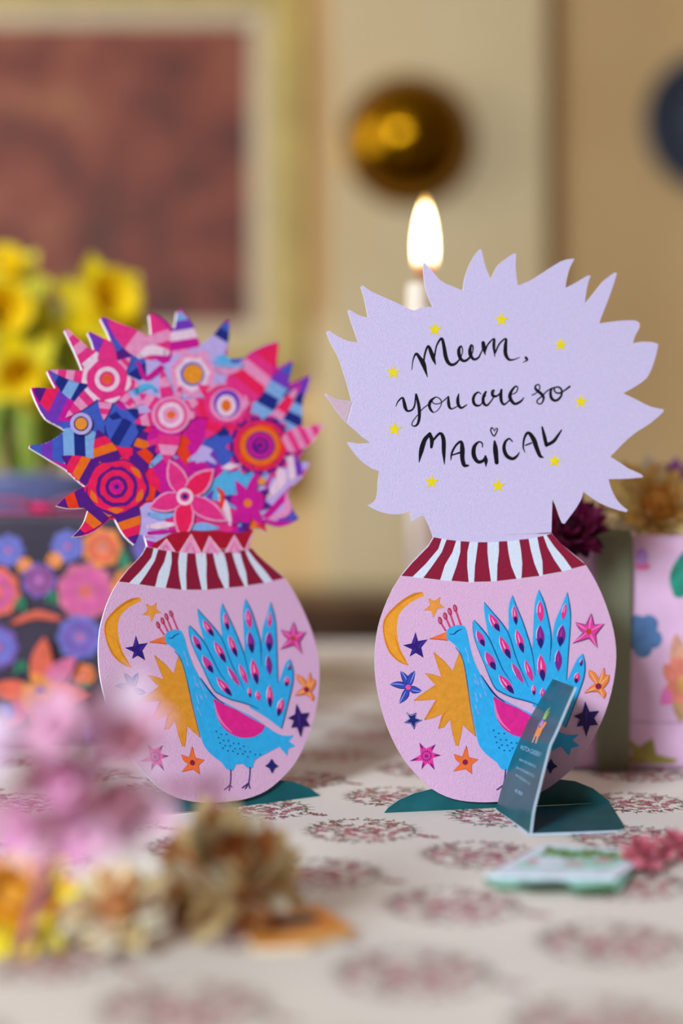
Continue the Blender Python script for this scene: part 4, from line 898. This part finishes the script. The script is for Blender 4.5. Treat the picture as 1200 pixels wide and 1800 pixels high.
# ------------------------------------------------------------------ flowers
def leafgrid(b, base, d, up, L, W, m, cup=.25, curl=.3, n=6, tipw=0.0, peak=.5):
    """one petal: base point, direction, normal; returns nothing, adds a curved cupped surface"""
    d = d.normalized(); side = d.cross(up).normalized(); up = side.cross(d); rows = []
    for i in range(n+1):
        t = i/n; w_ = W/2*(math.sin(math.pi*min(1, (t/peak)*.5)) if t < peak else math.cos((t-peak)/(1-peak)*math.pi/2*(1-tipw)))
        w_ = max(w_, W*.04 if i < n else W*.01)
        c = base+d*(L*t*(1-.12*abs(curl)*t))+up*(curl*L*t*t)
        rows.append([c+side*(w_*s_)+up*(cup*w_*s_*s_) for s_ in (-1, -.5, 0, .5, 1)])
    b.grid(rows, m)
def everlasting(name, c, axis, R, rings, disc, stem, parent_k, sd=1):
    """papery flower head: rings = (count, radius start, length, width, elevation, [materials])"""
    rn = random.Random(sd); c = Vector(c); ax = Vector(axis).normalized(); e1 = ax.orthogonal().normalized(); e2 = ax.cross(e1)
    root = empty(name, c, **parent_k)
    b = MB()
    for (n, r0, L, W, el, mats, cup, curl) in rings:
        for k in range(n):
            t = 2*math.pi*(k+rn.uniform(-.3, .3))/n+el; e = el+rn.uniform(-.13, .13)
            rad = e1*math.cos(t)+e2*math.sin(t); d = rad*math.cos(e)+ax*math.sin(e); up = -rad*math.sin(e)+ax*math.cos(e)
            leafgrid(b, c+rad*r0*R, d, up, L*R*rn.uniform(.85, 1.12), W*R, mats[k % len(mats)], cup, curl)
    b.build('petals', root, smooth=True)
    if disc:
        b = MB(); b.lathe(c, [(.28*R, -.1*R), (.34*R, .05*R), (.3*R, .22*R), (.16*R, .33*R), (.0001, .36*R)], disc, 20, axis=tuple(ax)); b.build('flower_centre', root, smooth=True)
    if stem:
        m, pts = stem; b = MB(); b.tube([c-ax*.1*R]+[Vector(p) for p in pts], .0011, m, 7); b.build('stem', root, smooth=True)
    return root
def pt(px, py, d): return Vector(((px-600)/FPX*d, d, CAMZ+(900-py)/FPX*d))
dm = lambda h, **k: P(h, rough=.6, var=.12, scale=300, trans=.12, **k)
stm = dm('#7A6A3A'); stm_g = dm('#6E8A3E')
# golden strawflower on the pink box
gc, gt, gb, gw = dm('#FBE0A0'), dm('#F8CC78'), dm('#E0A04A'), dm('#FAF2E2')
everlasting('strawflower', pt(1152, 893, .618), (.15, -.75, .55), .0225, [(14, .25, .95, .44, -.25, [gw, gc, gc], .3, .25), (14, .22, .85, .42, .1, [gc, gt, gc], .3, .3), (14, .18, .7, .26, .5, [gt, gc, gt], .3, .3), (12, .1, .5, .22, .9, [gt, gb], .3, .2)], gb,
            (stm, [(.17, .665, .1005), (.19, .70, .0995)]), dict(label='golden tan strawflower lying on top of the pink gift box', cat='dried flower'), 3)
# purple globe thistle drooping beside it
u1, u2, u3 = dm('#8C1C60'), dm('#B8468C'), dm('#4E1038')
everlasting('globe_amaranth', pt(1004, 932, .578), (-.1, -.5, .35), .0165, [(16, .3, .62, .3, -1.0, [u3, u1], .3, -.3), (16, .35, .62, .3, -.5, [u3, u1], .3, .3), (16, .35, .62, .3, 0, [u1, u2, u3], .3, .5), (14, .3, .62, .28, .5, [u1, u2], .3, .4), (10, .15, .6, .26, 1.0, [u2, u1], .3, .3)], u3,
            (stm, [(.100, .600, .0990), (.118, .635, .1005)]), dict(label='deep purple dried flower head drooping off the pink box near the card neck', cat='dried flower'), 5)
s1, s2 = dm('#A048A8'), dm('#8A3C94')
for q, (px_, py_, d_, r_, lab) in enumerate(((1182, 838, .66, .0085, 'small bright purple dried floret above the golden strawflower'), (1112, 906, .622, .0050, 'tiny purple dried floret at the lower left of the golden strawflower'), (1064, 893, .615, .0050, 'tiny purple dried floret just right of the deep purple flower head'), (1128, 838, .668, .0050, 'tiny mauve dried floret above the left side of the golden strawflower'))):
    c = pt(px_, py_, d_); everlasting('statice_floret', c, (0, -.8, .5), r_, [(7, .1, .9, .6, .2, [s1, s2], .3, .4), (5, .05, .7, .5, .7, [s1, s2], .3, .3)], None, (stm, [(c.x+.004, .672, .103), (.165+.004*q, .70, .0990)]), dict(label=lab, cat='dried flower'), 20+q)

# daffodils in a pot, far left ------------------------------------------------
pc = Vector((-.215, .98, 0))
dp = empty('potted_daffodils', pc, label='yellow daffodils growing in a dark blue rimmed pot at far left', cat='potted flowers')
b = MB(); b.lathe(pc, [(.036, .0), (.040, .004), (.047, .045), (.050, .104)], P('#B07A34', rough=.5, var=.15, scale=60), 40)
b.build('basket', dp, smooth=True)
b = MB(); b.lathe(pc, [(.048, .104), (.053, .105), (.055, .110), (.056, .126), (.058, .132), (.054, .1325), (.051, .126), (.049, .11)], P('#6A72A0', rough=.35, var=.1, scale=50), 40); b.build('pot_rim', dp, smooth=True)
b = MB(); b.lathe(pc, [(.0001, .120), (.025, .122), (.051, .118)], P('#4A3A2A', rough=.9, var=.3, scale=200), 24); b.build('soil', dp, smooth=True)
yl, yl2, yl3, gst, glf = dm('#FFE83A'), dm('#FFE010'), dm('#FFCE00'), dm('#9AB040'), dm('#8FA53E')
def daffodil(c, axis, R, foot, sd):
    rn = random.Random(sd); ax = Vector(axis).normalized(); e1 = ax.orthogonal().normalized(); e2 = ax.cross(e1); c = Vector(c)
    b = MB(); mid = (c+foot)/2+Vector((0, .01, .02)); b.tube([c-ax*.012, c-ax*.022+Vector((0, 0, -.004)), mid, foot], .0032, gst, 8); b.build('stem', dp, smooth=True)
    b = MB()
    for k in range(6):
        t = k*math.pi/3+rn.uniform(-.1, .1); rad = e1*math.cos(t)+e2*math.sin(t); leafgrid(b, c+rad*.004, rad*.96+ax*.22, ax-rad*.2, R, R*.62, yl if k % 2 else yl2, .25, .1, peak=.45)
    fl_ = b.build('flower', dp, smooth=True)
    b = MB(); prof = [(.006, 0), (.010, .006), (.012, .016), (.0135, .024), (.018, .030), (.0175, .031), (.0125, .025), (.0105, .016), (.007, .004), (.0001, .002)]
    b.lathe(c, [(r*R/.034, z*R/.034) for r, z in prof], yl3, 24, axis=tuple(ax)); b.build('trumpet', fl_, smooth=True)
for k, (px_, py_, d_, ax, R) in enumerate(((5, 560, .95, (.25, -.9, .1), .036), (172, 548, .96, (.5, -.8, .25), .036), (95, 610, 1.0, (-.3, -.9, 0), .034), (35, 650, .93, (.2, -.9, -.25), .030), (185, 600, 1.02, (.2, -.9, .0), .030), (-60, 610, .98, (-.4, -.8, .2), .034), (15, 505, 1.0, (0, -.7, .5), .03))):
    daffodil(pt(px_, py_, d_), ax, R, pc+Vector((-.028+.008*k, .02*math.sin(k*2), .120)), 40+k)
for k in range(13):
    t = k*2.4; r = .012+.025*((k*7) % 5)/5; bs_ = pc+Vector((r*math.cos(t), r*math.sin(t), .115)); b = MB()
    leafgrid(b, bs_, Vector((.25*math.cos(t)+.05, .2*math.sin(t), 1)), Vector((-math.cos(t), -math.sin(t), .2)), .13+.012*(k % 4), .014, glf if k % 2 else gst, .3, .15, n=9); b.build('leaf', dp, smooth=True)

# ------------------------------------------------------------------ foreground flowers, left
tn, cr_, br, dk_ = dm('#EBD49C'), dm('#FAF0D2'), dm('#C2804A'), dm('#865434')
everlasting('strawflower', Vector((-.0290, .367, .0135)), (.2, -.5, .8), .0195, [(12, .3, .80, .52, -.45, [br, dk_, tn], .35, .2), (13, .3, .78, .52, -.1, [tn, br, cr_, tn], .4, .5), (12, .25, .68, .50, .35, [cr_, tn, br], .4, .7), (10, .18, .55, .42, .8, [br, cr_, tn], .4, .6)], br,
            (stm, [(-.045, .385, .0030), (-.085, .40, .0014)]), dict(label='tan and brown dried strawflower in the left foreground beside the orange card', cat='dried flower'), 9)
everlasting('strawflower', Vector((-.0550, .349, .0095)), (-.1, -.5, .8), .0140, [(12, .25, .85, .5, -.3, [cr_, tn], .35, .3), (12, .25, .8, .5, .1, [cr_, dm('#DCC4AE'), tn], .3, .3), (10, .15, .7, .34, .5, [tn, br], .3, .35)], br,
            (stm, [(-.070, .372, .003), (-.10, .385, .0014)]), dict(label='cream dried strawflower low in the left foreground beneath the pink blossoms', cat='dried flower'), 12)
yf, yo = dm('#F2DA34'), dm('#E09A24')
everlasting('strawflower', Vector((-.0800, .352, .0100)), (.1, -.5, .75), .0150, [(14, .2, .95, .42, -.35, [yf, yf, dm('#F6E468')], .3, .15), (14, .2, .85, .4, .1, [yf, yo], .3, .3), (10, .12, .65, .34, .6, [yo, dm('#B86A20')], .3, .3)], yo,
            (stm, [(-.09, .38, .004), (-.11, .40, .0014)]), dict(label='bright yellow dried strawflower at the left edge of the foreground', cat='dried flower'), 15)
pk1, pk2, pk3, pkd = dm('#E6B4CC'), dm('#DC96BE'), dm('#EED6E6'), dm('#B87684')
sprig = empty('pink_flower_sprig', (-.075, .335, .004), label='sprig of soft pink blossoms closest to the camera at left', cat='flower')
b = MB(); b.tube([(-.075, .335, .004), (-.066, .322, .028), (-.060, .318, .045), (-.052, .316, .058)], .0013, pkd, 8); b.build('stem', sprig, smooth=True)
for k, (px_, py_, d_, ax, R, m) in enumerate(((205, 1290, .305, (.3, -.85, .35), .0135, [pk1, pk3]), (110, 1285, .305, (-.3, -.8, .4), .0110, [pk1, pk1]), (215, 1395, .300, (.3, -.8, -.3), .0120, [pk1, pk3]), (150, 1425, .298, (-.1, -.8, -.5), .0125, [pk1, pk2]), (60, 1441, .30, (-.4, -.8, -.1), .0105, [pk2, pk1]), (20, 1315, .31, (-.5, -.7, .3), .0110, [pk3, pk3]), (222, 1296, .300, (.1, -.9, .1), .0072, [pkd, pkd]), (362, 1384, .31, (.7, -.6, .1), .0042, [pkd, pk1]), (130, 1360, .315, (-.3, -.9, -.2), .0115, [pk2, pk1]), (205, 1400, .295, (.1, -.9, .1), .0062, [pkd, pkd]))):
    c = pt(px_, py_, d_); rn = random.Random(60+k); axv = Vector(ax).normalized(); e1 = axv.orthogonal().normalized(); e2 = axv.cross(e1); b = MB()
    for j in range(5):
        t = j*2*math.pi/5+k; rad = e1*math.cos(t)+e2*math.sin(t); leafgrid(b, c, rad*.85+axv*.5, axv-rad*.5, R*rn.uniform(.9, 1.2), R*.72, m[j % 2], .35, .15, peak=.6)
    for j in range(5):
        t = j*2*math.pi/5+k+.6; rad = e1*math.cos(t)+e2*math.sin(t); leafgrid(b, c, rad*.5+axv*.8, axv-rad*.5, R*.6, R*.4, m[(j+1) % 2], .35, .1, peak=.6)
    bl = b.build('blossom', sprig, smooth=True)
    b = MB(); b.tube([c, c-axv*.006, Vector((-.062, .319, .040))], [.0012, .0012, .0009], pkd, 6); b.build('flower_stalk', bl, smooth=True)

# small pink dried flower, right foreground
rs, rs2 = dm('#A84C5C'), dm('#C8707E')
for (px_, py_, d_, r_, lab, sd) in ((1128, 1532, .421, .0068, 'small rose pink dried flower touching the right end of the green card', 31), (1190, 1520, .43, .0068, 'small rose pink dried flower at the right edge of the photo', 32)):
    c = pt(px_, py_, d_); c.z = .0058
    everlasting('dried_rosebud', c, (0, -.5, .8), r_, [(9, .15, .95, .5, -.3, [rs, rs2], .3, .35), (8, .1, .8, .45, .3, [rs2, rs], .3, .3), (6, .05, .6, .4, .9, [rs], .3, .2)], None, (dm('#C8903C'), [(c.x-.006, c.y+.016, .0012)]), dict(label=lab, cat='dried flower'), sd)

# ------------------------------------------------------------------ paper cards lying on the cloth
def flat_card(name, quad, z0, th, face, edge, art, **k):
    root = empty(name, (sum((Vector(q) for q in quad), Vector((0, 0, 0)))/4), **k)
    A = Art(step=6e-6); A.sheet([(q.x, q.y) for q in quad], th, face, edge); art(A)
    A.build('printed_sheet', root, M=Matrix.Translation((0, 0, z0+th))); return root
gq = lambda pts, z=0.0: [ground(*p, z) for p in pts]
gm_ = lambda p: (ground(*p, .002).x, ground(*p, .002).y)
def bend(q, n=6): 
    return q
mint, moss, wht, rsy = P('#A4DCCC'), P('#6C8A3C', var=.2), P('#DCE8F2'), P('#E2A0B4')
def art_low(A):
    A.poly([(905,1552),(985,1548),(1010,1560),(930,1562)], P('#3E4A34'), gm_, sm=2); A.poly([(1000,1560),(1085,1550),(1078,1563),(1010,1569)], P('#4E8A58'), gm_, sm=2)
flat_card('folded_card', gq([(850,1548),(938,1500),(1130,1512),(1088,1566),(880,1562)], .001), .0002, .0016, mint, P('#5E7A5A'), art_low, label='mint green paper card underneath the leafy printed card, right foreground', cat='card')
def art_top(A):
    m = lambda p: (ground(*p, .0032).x, ground(*p, .0032).y)
    A.poly([(968,1489),(1128,1499),(1068,1527),(900,1524)], mint, m)
    for k in range(30):
        x = 958+k*4.2+random.uniform(-3, 3); y = 1493+random.uniform(-4, 9)+k*.25; A.ell((x, y), 7, 3.2, moss, m, rot=random.uniform(-.5, .5), n=8)
    A.poly([(925,1514),(950,1506),(1000,1512),(990,1522),(950,1524)], wht, m, sm=2); A.ell((936,1514), 12, 4, rsy, m); A.ell((1058,1513), 18, 3, rsy, m); A.ell((1010,1518), 20, 3, rsy, m)
flat_card('printed_card', gq([(852,1538),(956,1482),(1152,1496),(1082,1542)], .0032), .0022, .0009, wht, wht, art_top, label='white bordered card with green leaf print lying uppermost in the right foreground', cat='card')
orc, ord_ = P('#F0A23C', var=.1), P('#3E5A4A')
def art_or(A):
    m = lambda p: (ground(*p, .0016).x, ground(*p, .0016).y)
    A.poly([(452,1622),(560,1604),(600,1632),(520,1656),(462,1658)], P('#EC8E28'), m); A.ell((520,1618), 42, 9, ord_, m, rot=-.1)
    A.stroke([(440,1640,4),(520,1646,7),(600,1636,4)], P('#F6CE7C'), m)
flat_card('printed_card', gq([(418,1622),(562,1596),(628,1642),(540,1668),(446,1672)], .0008), .0002, .0014, orc, P('#E6D2B0'), art_or, label='small orange card with dark green motif lying beside the brown strawflower', cat='card')
